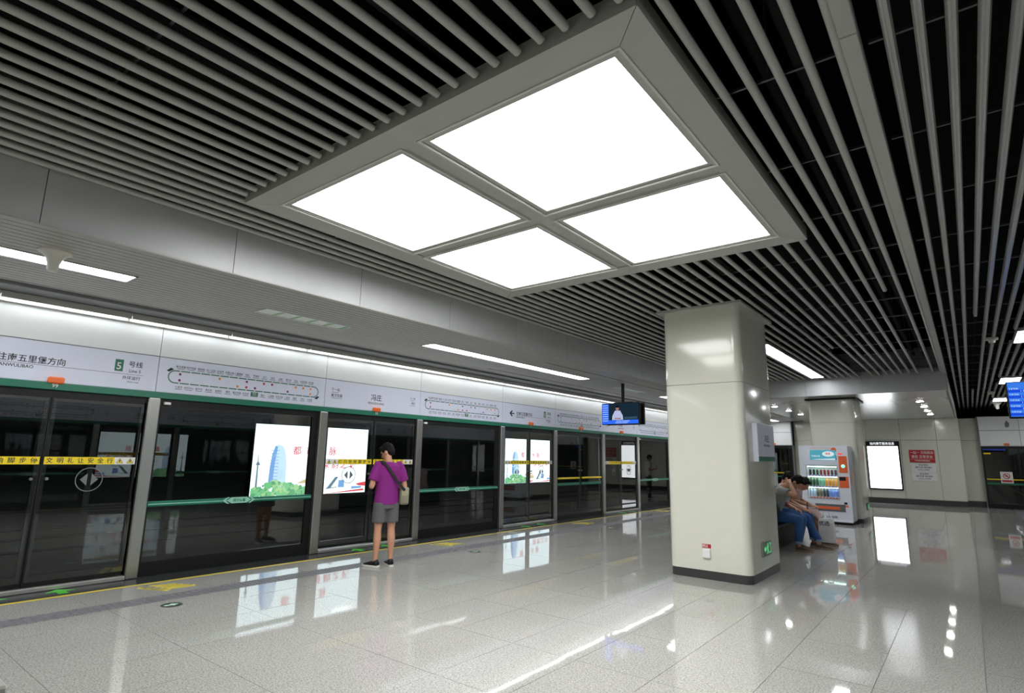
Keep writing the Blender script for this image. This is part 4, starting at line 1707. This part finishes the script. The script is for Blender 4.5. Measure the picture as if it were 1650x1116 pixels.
    mb.box(X1 - .17, X1 - .08, YF - .005, YF, .43, .47)
    mb.build('orange_sticker', OR, root)
    # decals on the flank
    mb = MB()
    mb.prism([(YF + .22, .95), (YF + .4, 1.0), (YF + .45, 1.3), (YF + .3, 1.42), (YF + .2, 1.2)], 0, X1, X1 + .003)
    mb.build('side_decal', mat('decal_orange', (226, 150, 128), .4), root)
    t = MB()
    text_on(t, '24h 自助', .07, (X0 + .66, YF - .002, .17), (1, 0, 0), (0, 0, 1))
    flat_obj(t, 'front_lettering', M_INK, root)
    # drinks inside, each a thing
    rows = [(1.205, .135, .030, [('dark', (60, 52, 58))] * 2 + [('green', (50, 90, 70))] + [('red', (150, 50, 56))] * 3 + [('plum', (90, 50, 80))] * 2, 'can'),
            (.93, .205, .032, [('green', (130, 205, 90))] * 3 + [('teal', (120, 190, 160))] * 2 + [('orange', (235, 160, 60))] * 4, 'bottle'),
            (.655, .215, .032, [('clear', (190, 205, 235))] * 2 + [('brown', (110, 96, 80))] * 2 + [('black', (60, 60, 80))] * 2 + [('blue', (110, 140, 225))] * 3, 'bottle')]
    wname = {1.205: 'top', .93: 'middle', .655: 'bottom'}
    for z, h, r, items, kd in rows:
        n = len(items)
        for k, (cn, c) in enumerate(items):
            x = wx0 + .055 + k * (wx1 - wx0 - .11) / (n - 1)
            y = YF + .13
            mb = MB()
            if kd == 'can':
                prof = [(r * .85, 0), (r, .008), (r, h - .02), (r * .8, h - .004), (r * .78, h)]
            else:
                prof = [(r * .9, 0), (r, .01), (r, h * .62), (r * .9, h * .72), (r * .42, h * .86), (r * .42, h * .94)]
            mb.loft([((x, y, z + p_[1]), (p_[0], 0, 0), (0, p_[0], 0)) for p_ in prof], 12)
            o = mb.build('drink_' + kd, mat('drink_' + cn, c, .3), None, True)
            tag(o, '%s drink %s, %s along the %s shelf of the vending machine' % (cn, kd, ('first', 'second', 'third', 'fourth', 'fifth', 'sixth', 'seventh', 'eighth', 'ninth')[k], wname[z]), kd, 'drinks on the %s shelf' % wname[z])
            if kd == 'bottle':
                mb = MB()
                mb.tube((x, y, z + h * .94), (x, y, z + h), r * .5, n=10)
                mb.build('cap', mat('cap_' + cn, tuple(int(v * .8) for v in c), .4), o, True)


vending()

# ------------------------------------------------------------------ bench, bin
root = empty('bench', (-3.05, 11.3, 0), 'long black bench with slatted base behind the column', 'bench')
mb = MB()
mb.rbox(-3.35, -2.74, 9.5, 13.15, .40, .45, .012)
mb.build('seat', mat('bench_black', (34, 34, 36), .35), root)
mb = MB()
mb.box(-3.28, -2.86, 9.6, 13.05, 0, .40)
mb.build('base', mat('bench_base', (24, 24, 25), .5), root)
y = 9.6
while y < 13.05:
    mb = MB()
    mb.box(-2.86, -2.83, y, y + .05, .02, .40)
    mb.build('slat', mat('bench_slat', (44, 43, 44), .4), root)
    y += .1
root = empty('litter_bin', (-2.75, .33, 0), 'corner of a steel litter bin with dark lid at the frame edge', 'litter bin')
mb = MB()
mb.rbox(-3.0, -2.50, .08, .58, .02, .77, .015)
mb.build('body', M_STEEL, root)
mb = MB()
mb.rbox(-3.01, -2.49, .07, .59, .77, .80, .008)
mb.build('rim', M_FRAME, root)
mb = MB()
mb.rbox(-2.97, -2.53, .11, .55, .80, .806, .002)
mb.build('lid', M_TRIMDK, root)


# ------------------------------------------------------------------ people
def blend(mb, name, m, parent, voxel=.009, smooth=3, ratio=.35, m_extra=None):
    """union the overlapping volumes of mb into one continuous skin"""
    me = bpy.data.meshes.new(name)
    me.from_pydata(mb.v, [], mb.f)
    bm = bmesh.new()
    bm.from_mesh(me)
    bmesh.ops.recalc_face_normals(bm, faces=bm.faces)
    bm.to_mesh(me)
    bm.free()
    ob = bpy.data.objects.new('tmp', me)
    COL.objects.link(ob)
    r = ob.modifiers.new('r', 'REMESH')
    r.mode = 'VOXEL'
    r.voxel_size = voxel
    s = ob.modifiers.new('s', 'SMOOTH')
    s.factor = .5
    s.iterations = smooth
    d = ob.modifiers.new('d', 'DECIMATE')
    d.ratio = ratio
    dg = bpy.context.evaluated_depsgraph_get()
    out = bpy.data.meshes.new_from_object(ob.evaluated_get(dg))
    bpy.data.objects.remove(ob)
    bpy.data.meshes.remove(me)
    out.name = name
    out.materials.clear()
    out.materials.append(m)
    out.polygons.foreach_set('use_smooth', [True] * len(out.polygons))
    return put(name, out, parent, local=True)


def V(*a):
    return Vector(a)


def hand(mb, wrist, d, palm_n, side, s=1.0, curl=.6):
    """palm, four unequal bent fingers and a side thumb; d = finger direction, palm_n = palm normal"""
    d = d.normalized()
    n = (palm_n - d * palm_n.dot(d)).normalized()
    lat = d.cross(n) * side
    pc = wrist + d * .045 * s
    mb.loft([(wrist, lat * .026 * s, n * .019 * s), (wrist + d * .03 * s, lat * .036 * s, n * .017 * s), (wrist + d * .085 * s, lat * .040 * s, n * .013 * s), (wrist + d * .095 * s, lat * .036 * s, n * .009 * s)], 12)
    L = [.068, .078, .072, .056]
    for i in range(4):
        b = wrist + d * .085 * s + lat * (.028 - .019 * i) * s
        a1, a2 = curl * .6, curl * 1.5
        l = L[i] * s
        p1 = b + (d * cos(a1) + n * sin(a1)) * l * .5
        p2 = p1 + (d * cos(a2) + n * sin(a2)) * l * .5
        mb.chain([b, p1, p2], [.0095 * s, .0088 * s, .0075 * s], n=8)
    tb = wrist + d * .03 * s + lat * .03 * s
    t1 = tb + (lat * .75 + d * .6 + n * .25).normalized() * .035 * s
    t2 = t1 + (lat * .2 + d * .9 + n * .4).normalized() * .03 * s
    mb.chain([tb, t1, t2], [.013 * s, .011 * s, .009 * s], n=8)


def head(mb, c, R, s=1.0):
    """skull, jaw, nose, ears; R turns the head (local y forward)"""
    def q(x, y, z):
        return c + R @ (V(x, y, z) * s)
    mb.ell(q(0, -.01, .025), (.077 * s, .095 * s, .095 * s), R)
    mb.ell(q(0, .022, -.035), (.058 * s, .065 * s, .07 * s), R)
    mb.ell(q(0, .04, -.085), (.035 * s, .035 * s, .028 * s), R)
    mb.limb(q(0, .088, .01), q(0, .106, -.028), .008 * s, .013 * s, 8)
    for k in (-1, 1):
        mb.ell(q(k * .078, -.012, -.008), (.010 * s, .02 * s, .032 * s), R)
    mb.limb(q(-.02, .082, -.062), q(.02, .082, -.062), .008 * s, .008 * s, 8)
    mb.limb(q(-.035, .078, .028), q(.035, .078, .028), .012 * s, .012 * s, 8)


def face_bits(c, R, parent, s=1.0, glasses=False):
    mb = MB()
    for k in (-1, 1):
        mb.ell(c + R @ (V(k * .031, .083, .004) * s), (.012 * s, .007 * s, .006 * s), R, 8, 6)
    mb.build('eyes', mat('eye_dark', (30, 24, 22), .3), parent, True, local=True)
    mb = MB()
    mb.limb(c + R @ (V(-.02, .093, -.064) * s), c + R @ (V(.02, .093, -.064) * s), .004 * s, .004 * s, 6)
    mb.build('mouth', mat('lip', (150, 86, 78), .5), parent, True, local=True)
    if glasses:
        mb = MB()
        for k in (-1, 1):
            pts = [c + R @ (V(k * .033 + .024 * cos(t * pi / 6), .101, .004 + .02 * sin(t * pi / 6)) * s) for t in range(13)]
            for a, b in zip(pts, pts[1:]):
                mb.tube(a, b, .0018, n=5)
            mb.tube(c + R @ (V(k * .057, .10, .01) * s), c + R @ (V(k * .082, -.01, .008) * s), .0018, n=5)
        mb.tube(c + R @ V(-.01, .101, .008), c + R @ V(.01, .101, .008), .0018, n=5)
        mb.build('glasses', M_BLACK, parent, True, local=True)


def hair(c, R, parent, m, s=1.0, long=False):
    mb = MB()
    def q(x, y, z):
        return c + R @ (V(x, y, z) * s)
    mb.ell(q(0, -.025, .048), (.086 * s, .096 * s, .088 * s), R)
    mb.ell(q(0, -.055, .0), (.076 * s, .06 * s, .075 * s), R)
    mb.ell(q(0, .045, .09), (.062 * s, .045 * s, .03 * s), R)
    for k in (-1, 1):
        mb.ell(q(k * .068, .01, .045), (.016 * s, .04 * s, .045 * s), R)
    rnd = random.Random(2)
    for i in range(22):
        a = rnd.uniform(0, 2 * pi)
        e = rnd.uniform(.3, 1.4)
        p = V(cos(a) * cos(e) * .083, sin(a) * cos(e) * .093 - .025, .048 + sin(e) * .086)
        mb.limb(q(*p), q(p.x * 1.06, p.y * 1.02 + .012, p.z * 1.04), .012 * s, .007 * s, 6)
    if long:
        mb.limb(q(0, -.07, -.02), q(.0, -.10, -.10), .045 * s, .03 * s)
    blend(mb, 'hair', m, parent, .007, 1, .4)


SKIN = mat('skin_tan', (196, 146, 118), .55, var=.05)
SKIN2 = mat('skin_warm', (188, 138, 112), .55, var=.05)
HAIR = mat('hair_black', (16, 14, 14), .7, spec=.2, scale=90, var=.3)


def shoe(parent, ankle, heel, fwd, m_top, m_sole, name='shoe', low=False):
    fwd = fwd.normalized()
    sd = fwd.cross(V(0, 0, 1))
    mb = MB()
    g = heel.z
    mb.loft([(heel + V(0, 0, .045) - fwd * .02, sd * .033, V(0, 0, .02)), (heel + V(0, 0, .05), sd * .042, V(0, 0, .035)), (heel + fwd * .08 + V(0, 0, .05), sd * .044, V(0, 0, .038)),
             (heel + fwd * .16 + V(0, 0, .042), sd * .048, V(0, 0, .024)), (heel + fwd * .20 + V(0, 0, .036), sd * .042, V(0, 0, .018)), (heel + fwd * .232 + V(0, 0, .032), sd * .022, V(0, 0, .010))], 14)
    if not low:
        mb.tube(heel + V(0, 0, .05) + fwd * .01, ankle + V(0, 0, .0), .042, .043, 14)
    s = blend(mb, name, m_top, parent, .007, 2, .5)
    mb = MB()
    out = []
    for t, w in ((-.03, .022), (-.015, .036), (.06, .043), (.15, .050), (.20, .045), (.235, .028), (.247, .012)):
        out.append((t, w))
    pts = [heel + fwd * t + sd * w for t, w in out] + [heel + fwd * t - sd * w for t, w in reversed(out)]
    n = len(pts)
    mb.add([V(p.x, p.y, g + .002) for p in pts] + [V(p.x, p.y, g + .03) for p in pts], [tuple(range(n))] + [tuple(range(n, 2 * n))] + [(i, (i + 1) % n, n + (i + 1) % n, n + i) for i in range(n)])
    mb.build('sole', m_sole, s, False, local=True)


def rotz(a):
    return Matrix.Rotation(a, 3, 'Z')


def person_standing(name_loc, heading, label, shirt_m, pants_m, shoe_m, shorts, head_turn, elbows, wrists, stance, s=1.0, bag=False, glasses=False, skin=SKIN):
    root = empty('person', name_loc, label, 'person', rz=heading)
    hipL, hipR = V(-.088, 0, .90) * s, V(.088, 0, .90) * s
    fl, fr = stance[0], stance[1]
    ankL, ankR = V(fl[0], fl[1], .085), V(fr[0], fr[1], .085)
    knL, knR = (hipL + ankL) * .5 + V(0, .012, .02), (hipR + ankR) * .5 + V(0, .012, .02)
    shL, shR = V(-.185, -.015, 1.385) * s, V(.185, -.015, 1.385) * s
    elL, elR = V(*elbows[0]) * s, V(*elbows[1]) * s
    wrL, wrR = V(*wrists[0]) * s, V(*wrists[1]) * s
    R = rotz(head_turn[0]) @ Matrix.Rotation(-head_turn[1], 3, 'X')
    nb = V(0, -.01, 1.42) * s
    hc = V(0, .035, 1.585) * s + rotz(head_turn[0]) @ V(0, .015, 0)
    mb = MB()
    mb.ell(V(0, .0, .93) * s, (.155 * s, .11 * s, .13 * s))
    mb.ell(V(0, .01, 1.10) * s, (.135 * s, .095 * s, .16 * s))
    mb.ell(V(0, .0, 1.28) * s, (.16 * s, .108 * s, .17 * s))
    mb.limb(shL * .85 + V(0, 0, .2) * s, shR * .85 + V(0, 0, .2) * s, .045 * s, .045 * s)
    mb.limb(nb, hc - V(0, .02, .05) * s, .058 * s, .052 * s)
    head(mb, hc, R, s)
    for sh, el, wr, sd in ((shL, elL, wrL, -1), (shR, elR, wrR, 1)):
        mb.chain([sh, sh.lerp(el, .5), el, el.lerp(wr, .35), wr], [.048 * s, .045 * s, .038 * s, .039 * s, .025 * s])
        d = (wr - el).normalized()
        hand(mb, wr, d + V(-sd * .25, .1, .1), V(-sd * .6, -.1, .6), -1 if sd < 0 else 1, s * .95, .8)
    for hp, kn, an, fd in ((hipL, knL, ankL, stance[2]), (hipR, knR, ankR, stance[3])):
        mb.chain([hp, hp.lerp(kn, .5), kn, kn.lerp(an, .32) + V(0, -.012, 0), kn.lerp(an, .8), an], [.085 * s, .072 * s, .052 * s, .056 * s, .036 * s, .034 * s])
        f = V(sin(fd), cos(fd), 0)
        mb.limb(an + V(0, 0, -.03), an + f * .1 + V(0, 0, -.045), .034, .03, 10)
    blend(mb, 'body', skin, root, .0085, 3, .45)
    hair(hc, R, root, HAIR, s)
    face_bits(hc, R, root, s, glasses)
    # shirt
    mb = MB()
    rings = [(.855, .178, .135, .005), (.90, .182, .138, .003), (1.0, .172, .132, .0), (1.1, .168, .128, 0), (1.22, .178, .132, 0), (1.32, .19, .132, -.005), (1.40, .175, .11, -.01), (1.44, .10, .08, -.012), (1.452, .07, .066, -.01)]
    mb.loft([(V(0, r[3], r[0]) * s, V(r[1] * s, 0, 0), V(0, r[2] * s, 0)) for r in rings], 28)
    for sh, el in ((shL, elL), (shR, elR)):
        a = sh * .86 + V(0, 0, .02 + 1.385 * s * .14)
        e = sh.lerp(el, .72)
        d = (e - a).normalized()
        mb.limb(a, sh.lerp(el, .10) - V(0, 0, .012), .060 * s, .060 * s)
        u = d.orthogonal().normalized()
        w = d.cross(u)
        mb.loft([(sh.lerp(el, .08) - V(0, 0, .008), u * .060 * s, w * .060 * s), (sh.lerp(el, .3), u * .066 * s, w * .066 * s), (e, u * .076 * s, w * .076 * s)], 18)
    mb.limb(shL * .86 + V(0, 0, .192) * s, shR * .86 + V(0, 0, .192) * s, .058 * s, .058 * s)
    # soft folds
    rnd = random.Random(4)
    for i in range(0):
        z = (.88 + .05 * i + rnd.uniform(-.01, .01)) * s
        x0 = rnd.uniform(-.13, .0)
        x1 = x0 + rnd.uniform(.08, .16)
        y = -.128 * s
        mb.limb(V(x0 * s, y, z), V(x1 * s, y + .004, z + rnd.uniform(-.05, .05)), .012, .008, 8)
    blend(mb, 'shirt', shirt_m, root, .009, 3, .45)
    # shorts or trousers
    mb = MB()
    mb.loft([(V(0, 0, .99) * s, V(.158 * s, 0, 0), V(0, .12 * s, 0)), (V(0, 0, .90) * s, V(.172 * s, 0, 0), V(0, .132 * s, 0)), (V(0, -.002, .80) * s, V(.165 * s, 0, 0), V(0, .12 * s, 0))], 26)
    for hp, kn, an in ((hipL, knL, ankL), (hipR, knR, ankR)):
        if shorts:
            e = hp.lerp(kn, .76)
            mb.loft([(hp + V(0, 0, -.02), V(.098, 0, 0), V(0, .112, 0)), (hp.lerp(kn, .4), V(.095, 0, 0), V(0, .105, 0)), (e, V(.094, 0, 0), V(0, .10, 0))], 20)
        else:
            mb.chain([hp, hp.lerp(kn, .5), kn, kn.lerp(an, .4), an + V(0, 0, .03)], [.097 * s, .085 * s, .068 * s, .062 * s, .052 * s])
    blend(mb, 'shorts' if shorts else 'trousers', pants_m, root, .009, 3, .45)
    for an, fd in ((ankL, stance[2]), (ankR, stance[3])):
        f = V(sin(fd), cos(fd), 0)
        shoe(root, an, V(an.x, an.y, 0) - f * .035, f, shoe_m, mat('sole_white', (215, 212, 205), .5))
    return root


# man in purple, back towards the viewer
MAN = (-6.56, 5.50, 0)
man = person_standing(MAN, radians(72), 'person in a purple t-shirt and grey shorts standing with his back turned, looking down', mat('tee_purple', (128, 30, 122), .85, scale=40, var=.08), mat('shorts_grey', (92, 92, 94), .85, scale=60, var=.1), M_BLACK, True,
                      (radians(42), radians(28)), ((-.25, -.04, 1.11), (.25, -.04, 1.10)), ((-.13, .22, 1.13), (.10, .24, 1.12)), ((-.11, .02), (.10, -.01), radians(-30), radians(5)), .985, glasses=True)
# phone in his hands
def phone(loc, heading, label):
    root = empty('phone', loc, label, 'phone', rz=heading)
    mb = MB()
    mb.rbox(-.036, .036, -.004, .004, 0, .14, .003)
    o = mb.build('case', M_BLACK, root, local=True)
    mb = MB()
    mb.box(-.032, .032, -.0052, -.004, .008, .132)
    mb.build('screen', emit('phone_screen', (120, 140, 160), .5), root, local=True)
def at(loc, heading, p):
    v = rotz(heading) @ V(*p)
    return (loc[0] + v.x, loc[1] + v.y, loc[2] + v.z)
phone(at(MAN, radians(72), (-.01, .31, 1.10)), radians(72), 'black phone held by the man in purple')
# shoulder bag with strap across the back
bag = empty('shoulder_bag', at(MAN, radians(72), (.20, -.10, .84)), 'khaki shoulder bag on a black strap at the hip of the man in purple', 'bag', rz=radians(72))
mb = MB()
mb.rbox(-.045, .075, -.06, .05, 0, .24, .025, seg=3)
mb.build('pouch', mat('khaki', (150, 146, 124), .9, scale=50, var=.1), bag, True, local=True)
mb = MB()
mb.rbox(-.03, .06, -.078, -.055, .02, .13, .012, seg=2)
mb.build('pocket', mat('khaki_dark', (132, 128, 108), .9), bag, True, local=True)
mb = MB()
pts = [V(-.33, .10, .56), V(-.33, .04, .60), V(-.31, -.005, .58), V(-.27, -.045, .53), V(-.20, -.065, .43), V(-.12, -.072, .32), V(-.05, -.072, .24), (V(.0, -.06, .2))]
for a, b in zip(pts, pts[1:]):
    d = (b - a).normalized()
    nrm = V(0, -1, 0)
    lat = d.cross(nrm).normalized()
    mb.loft([(a - d * .004, lat * .019, nrm * .004), (b + d * .004, lat * .019, nrm * .004)], 8)
mb.build('strap', mat('strap_black', (34, 30, 34), .8), bag, False, local=True)

# second waiting person, seen mirrored in the glass
P2 = (-6.35, 21.5, 0)
p2 = person_standing(P2, radians(50), 'person in a white t-shirt and dark trousers by the far doors, mirrored in the glass', mat('tee_white', (214, 214, 210), .85), mat('trousers_dark', (44, 44, 50), .85), M_BLACK, False,
                     (0, radians(24)), ((-.24, -.03, 1.11), (.24, -.03, 1.11)), ((-.10, .24, 1.15), (.09, .25, 1.14)), ((-.10, .0), (.10, .03), radians(-15), radians(15)), .98, skin=SKIN2)
phone(at(P2, radians(50), (-.0, .33, 1.12)), radians(50), 'black phone held by the person in the white t-shirt')


def person_seated(loc, label, tee_m, leg_m, hco, lean, head_pitch, arms, shoe_m, dress=False, head_turn=0.0, skin=SKIN, feet=((-.10, .42), (.10, .46)), turn=0.0, knee_z=.50, long=False, sandals=False):
    """seated on a 0.45 m seat facing +x; local y forward"""
    root = empty('person', loc, label, 'person', rz=-pi / 2 + turn)
    root.scale = (1.07, 1.07, 1.07)
    hz = .545
    hipL, hipR = V(-.09, 0, hz), V(.09, 0, hz)
    sp = V(0, sin(lean), cos(lean))
    chest = V(0, -.02, hz) + sp * .34
    nb = V(0, -.02, hz) + sp * .50
    fr = V(0, cos(lean), -sin(lean))
    mb = MB()
    mb.ell(V(0, -.02, hz + .02), (.155, .12, .12))
    Rl = Matrix.Rotation(-lean, 3, 'X')
    mb.ell(V(0, -.02, hz) + sp * .17 + fr * .01, (.135, .10, .15), Rl)
    mb.ell(chest, (.16, .108, .17), Rl)
    shL, shR = V(-.18, 0, 0) + V(0, -.02, hz) + sp * .455, V(.18, 0, 0) + V(0, -.02, hz) + sp * .455
    mb.limb(shL.lerp(nb, .1), shR.lerp(nb, .1), .055, .055)
    R = rotz(head_turn) @ Matrix.Rotation(-head_pitch, 3, 'X')
    hc = V(*hco)
    mb.limb(nb, hc - R @ V(0, .02, .06), .056, .05)
    head(mb, hc, R, .97)
    for i, (sh, (el, wr, hd, pn)) in enumerate(zip((shL, shR), arms)):
        el, wr = V(*el), V(*wr)
        mb.chain([sh, sh.lerp(el, .5), el, el.lerp(wr, .35), wr], [.052, .046, .039, .039, .025])
        hand(mb, wr, V(*hd), V(*pn), -1 if i == 0 else 1, .93, .8)
    kn, an = [], []
    for hp, (fx, fy), sx in zip((hipL, hipR), feet, (-1, 1)):
        a = V(fx, fy, .085)
        k = V(fx * .9 + sx * .02, .44, knee_z)
        kn.append(k)
        an.append(a)
        mb.chain([hp, hp.lerp(k, .5), k, k.lerp(a, .35), k.lerp(a, .8), a], [.09, .075, .055, .056, .037, .034])
        mb.limb(a + V(0, 0, -.03), a + V(0, .12, -.05), .034, .027, 10)
    blend(mb, 'body', skin, root, .009, 3, .4)
    hair(hc, R, root, HAIR, .97, long)
    face_bits(hc, R, root, .97)
    mb = MB()
    base = V(0, -.02, hz)
    rings = [(-.08, .17, .15), (.0, .178, .14), (.12, .165, .125), (.22, .168, .125), (.33, .184, .13), (.42, .178, .115), (.48, .11, .08), (.497, .072, .066)]
    mb.loft([(base + sp * r[0] if r[0] > 0 else base + V(0, 0, r[0]), V(r[1], 0, 0), (fr if r[0] > 0 else V(0, 1, 0)) * r[2]) for r in rings], 26)
    for sh, (el, wr, hd, pn) in zip((shL, shR), arms):
        el = V(*el)
        e = sh.lerp(el, .62)
        d = (e - sh).normalized()
        u = d.orthogonal().normalized()
        w = d.cross(u)
        mb.limb(sh.lerp(nb, .15), sh.lerp(el, .12), .066, .07)
        mb.loft([(sh.lerp(el, .05), u * .07, w * .07), (e, u * .08, w * .08)], 16)
    if dress:
        mb.loft([(V(0, -.04, hz + .02), V(.18, 0, 0), V(0, 0, .12)), (V(0, .2, hz + .01), V(.19, 0, 0), V(0, 0, .10)), (V(0, .44, hz - .02), V(.19, 0, 0), V(0, 0, .095)), (V(0, .51, hz - .12), V(.18, 0, 0), V(0, .05, .06))], 20)
    blend(mb, 'dress' if dress else 'shirt', tee_m, root, .010, 3, .4)
    if not dress:
        mb = MB()
        mb.ell(V(0, -.02, hz), (.17, .14, .115))
        for hp, k, a in zip((hipL, hipR), kn, an):
            mb.chain([hp, hp.lerp(k, .5), k, k.lerp(a, .4)], [.10, .088, .07, .064])
            mb.tube(k.lerp(a, .4), a + V(0, 0, .05), .064, .058, 16)
        blend(mb, 'jeans', leg_m, root, .010, 2, .4)
        mb = MB()
        for k, a in zip(kn, an):
            mb.tube(a + V(0, 0, .035), a + V(0, 0, .075), .061, .061, 16)
        mb.build('turned_cuff', mat('cuff_pale', (150, 170, 195), .9), root, True, local=True)
    for a in an:
        shoe(root, a, V(a.x, a.y - .03, 0), V(0, 1, 0), shoe_m, mat('sole_tan', (150, 130, 112), .6), 'sandal' if sandals else 'shoe', True)
    return root


JEANS = mat('denim_blue', (52, 92, 148), .85, scale=60, var=.15)
SX = -2.93
person_seated((SX, 11.45, 0), 'person in a grey t-shirt and jeans seated bent over with one hand behind the neck', mat('tee_grey', (140, 142, 142), .85), JEANS, (0, .41, 1.09), radians(24), radians(55),
              (((-.26, .10, .74), (-.12, .34, .66), (.3, .9, -.3), (0, 0, -1)), ((.27, .44, .89), (.12, .34, 1.08), (-.5, -.25, .45), (0, .3, -1))), mat('shoe_brown', (92, 74, 58), .6), feet=((-.11, .36), (.10, .40)))
person_seated((SX, 12.05, 0), 'person in a pale printed t-shirt and jeans looking at a phone between two others', mat('tee_pale', (176, 180, 184), .85), JEANS, (0, .16, 1.13), radians(12), radians(40),
              (((-.25, .06, .76), (-.07, .36, .64), (.1, 1, -.2), (.3, 0, -1)), ((.25, .08, .76), (.07, .38, .63), (-.1, 1, -.2), (-.3, 0, -1))), mat('shoe_brown', (92, 74, 58), .6), feet=((-.08, .48), (.12, .60)), sandals=True)
person_seated((SX + .02, 12.65, 0), 'person in a greyish pink dress and sandals seated beside the white bag', mat('dress_pink', (186, 162, 160), .85, scale=30, var=.15), JEANS, (0, .27, 1.03), radians(20), radians(45),
              (((-.24, .10, .76), (-.08, .36, .66), (.1, 1, -.1), (.3, 0, -1)), ((.24, .08, .76), (.08, .38, .66), (-.1, 1, -.1), (-.3, 0, -1))), mat('sandal_brown', (110, 78, 70), .6), dress=True, feet=((-.07, .46), (.09, .56)), long=True, sandals=True)
phone((SX + .47, 12.05, .66), -pi / 2, 'dark phone held by the seated person in the pale printed t-shirt')

# bags by the bench
def soft_bag(loc, dims, label, m, name, handles=True):
    root = empty(name, loc, label, 'bag')
    a, b, h = dims
    mb = MB()
    rings = [(0, .9, .9), (.03, 1, 1), (h * .5, 1.02, .95), (h * .85, .97, .7), (h, .92, .35)]
    mb.loft([((0, 0, r[0]), (a * r[1], a * r[1] * .0, 0), (0, b * r[2], 0)) for r in rings], 4)
    bm_v = [Vector(v) for v in mb.v]
    mb2 = MB()
    mb2.loft([((0, 0, r[0]), (a * r[1] * .75, b * r[2] * .75, 0), (-a * r[1] * .75, b * r[2] * .75, 0)) for r in rings], 4)
    o = mb2.build('pouch', m, root, False, local=True)
    if handles:
        hb = MB()
        for s in (-1, 1):
            pts = [V(-a * .35, s * .01, h), V(-a * .25, s * .015, h + .12), V(a * .25, s * .015, h + .12), V(a * .35, s * .01, h)]
            for p, q in zip(pts, pts[1:]):
                hb.tube(p, q, .006, n=6)
        hb.build('handles', m, root, True, local=True)
    return root
wb = soft_bag((-2.22, 12.35, .08), (.17, .10, .42), 'white paper carrier bag hanging in front of the seated person in the dress', mat('bag_white', (222, 222, 220), .6), 'carrier_bag')
t = MB()
text_on(t, '优选', .09, (-.02, -.105, .34), (1, 0, 0), (0, 0, 1))
me = bpy.data.meshes.new('bag_lettering')
me.from_pydata(t.v, [], t.f)
me.materials.append(M_INK)
put('bag_lettering', me, wb, local=True)
bk = empty('backpack', (-2.93, 11.20, .50), 'black leather bag on the bench at the back of the person in grey', 'bag')
mb = MB()
mb.ell((0, 0, .20), (.20, .08, .17), None, 18, 12)
mb.ell((.03, -.03, .15), (.15, .07, .12), None, 18, 12)
blend(mb, 'pouch', mat('leather_black', (30, 30, 34), .45), bk, .01, 2, .4)
mb = MB()
pts = [V(.08, 0, .32), V(.04, .03, .42), V(.0, .05, .5), V(-.05, .08, .58)]
for p, q in zip(pts, pts[1:]):
    mb.tube(p, q, .016, n=8)
mb.build('strap', mat('leather_black', (30, 30, 34), .45), bk, True, local=True)
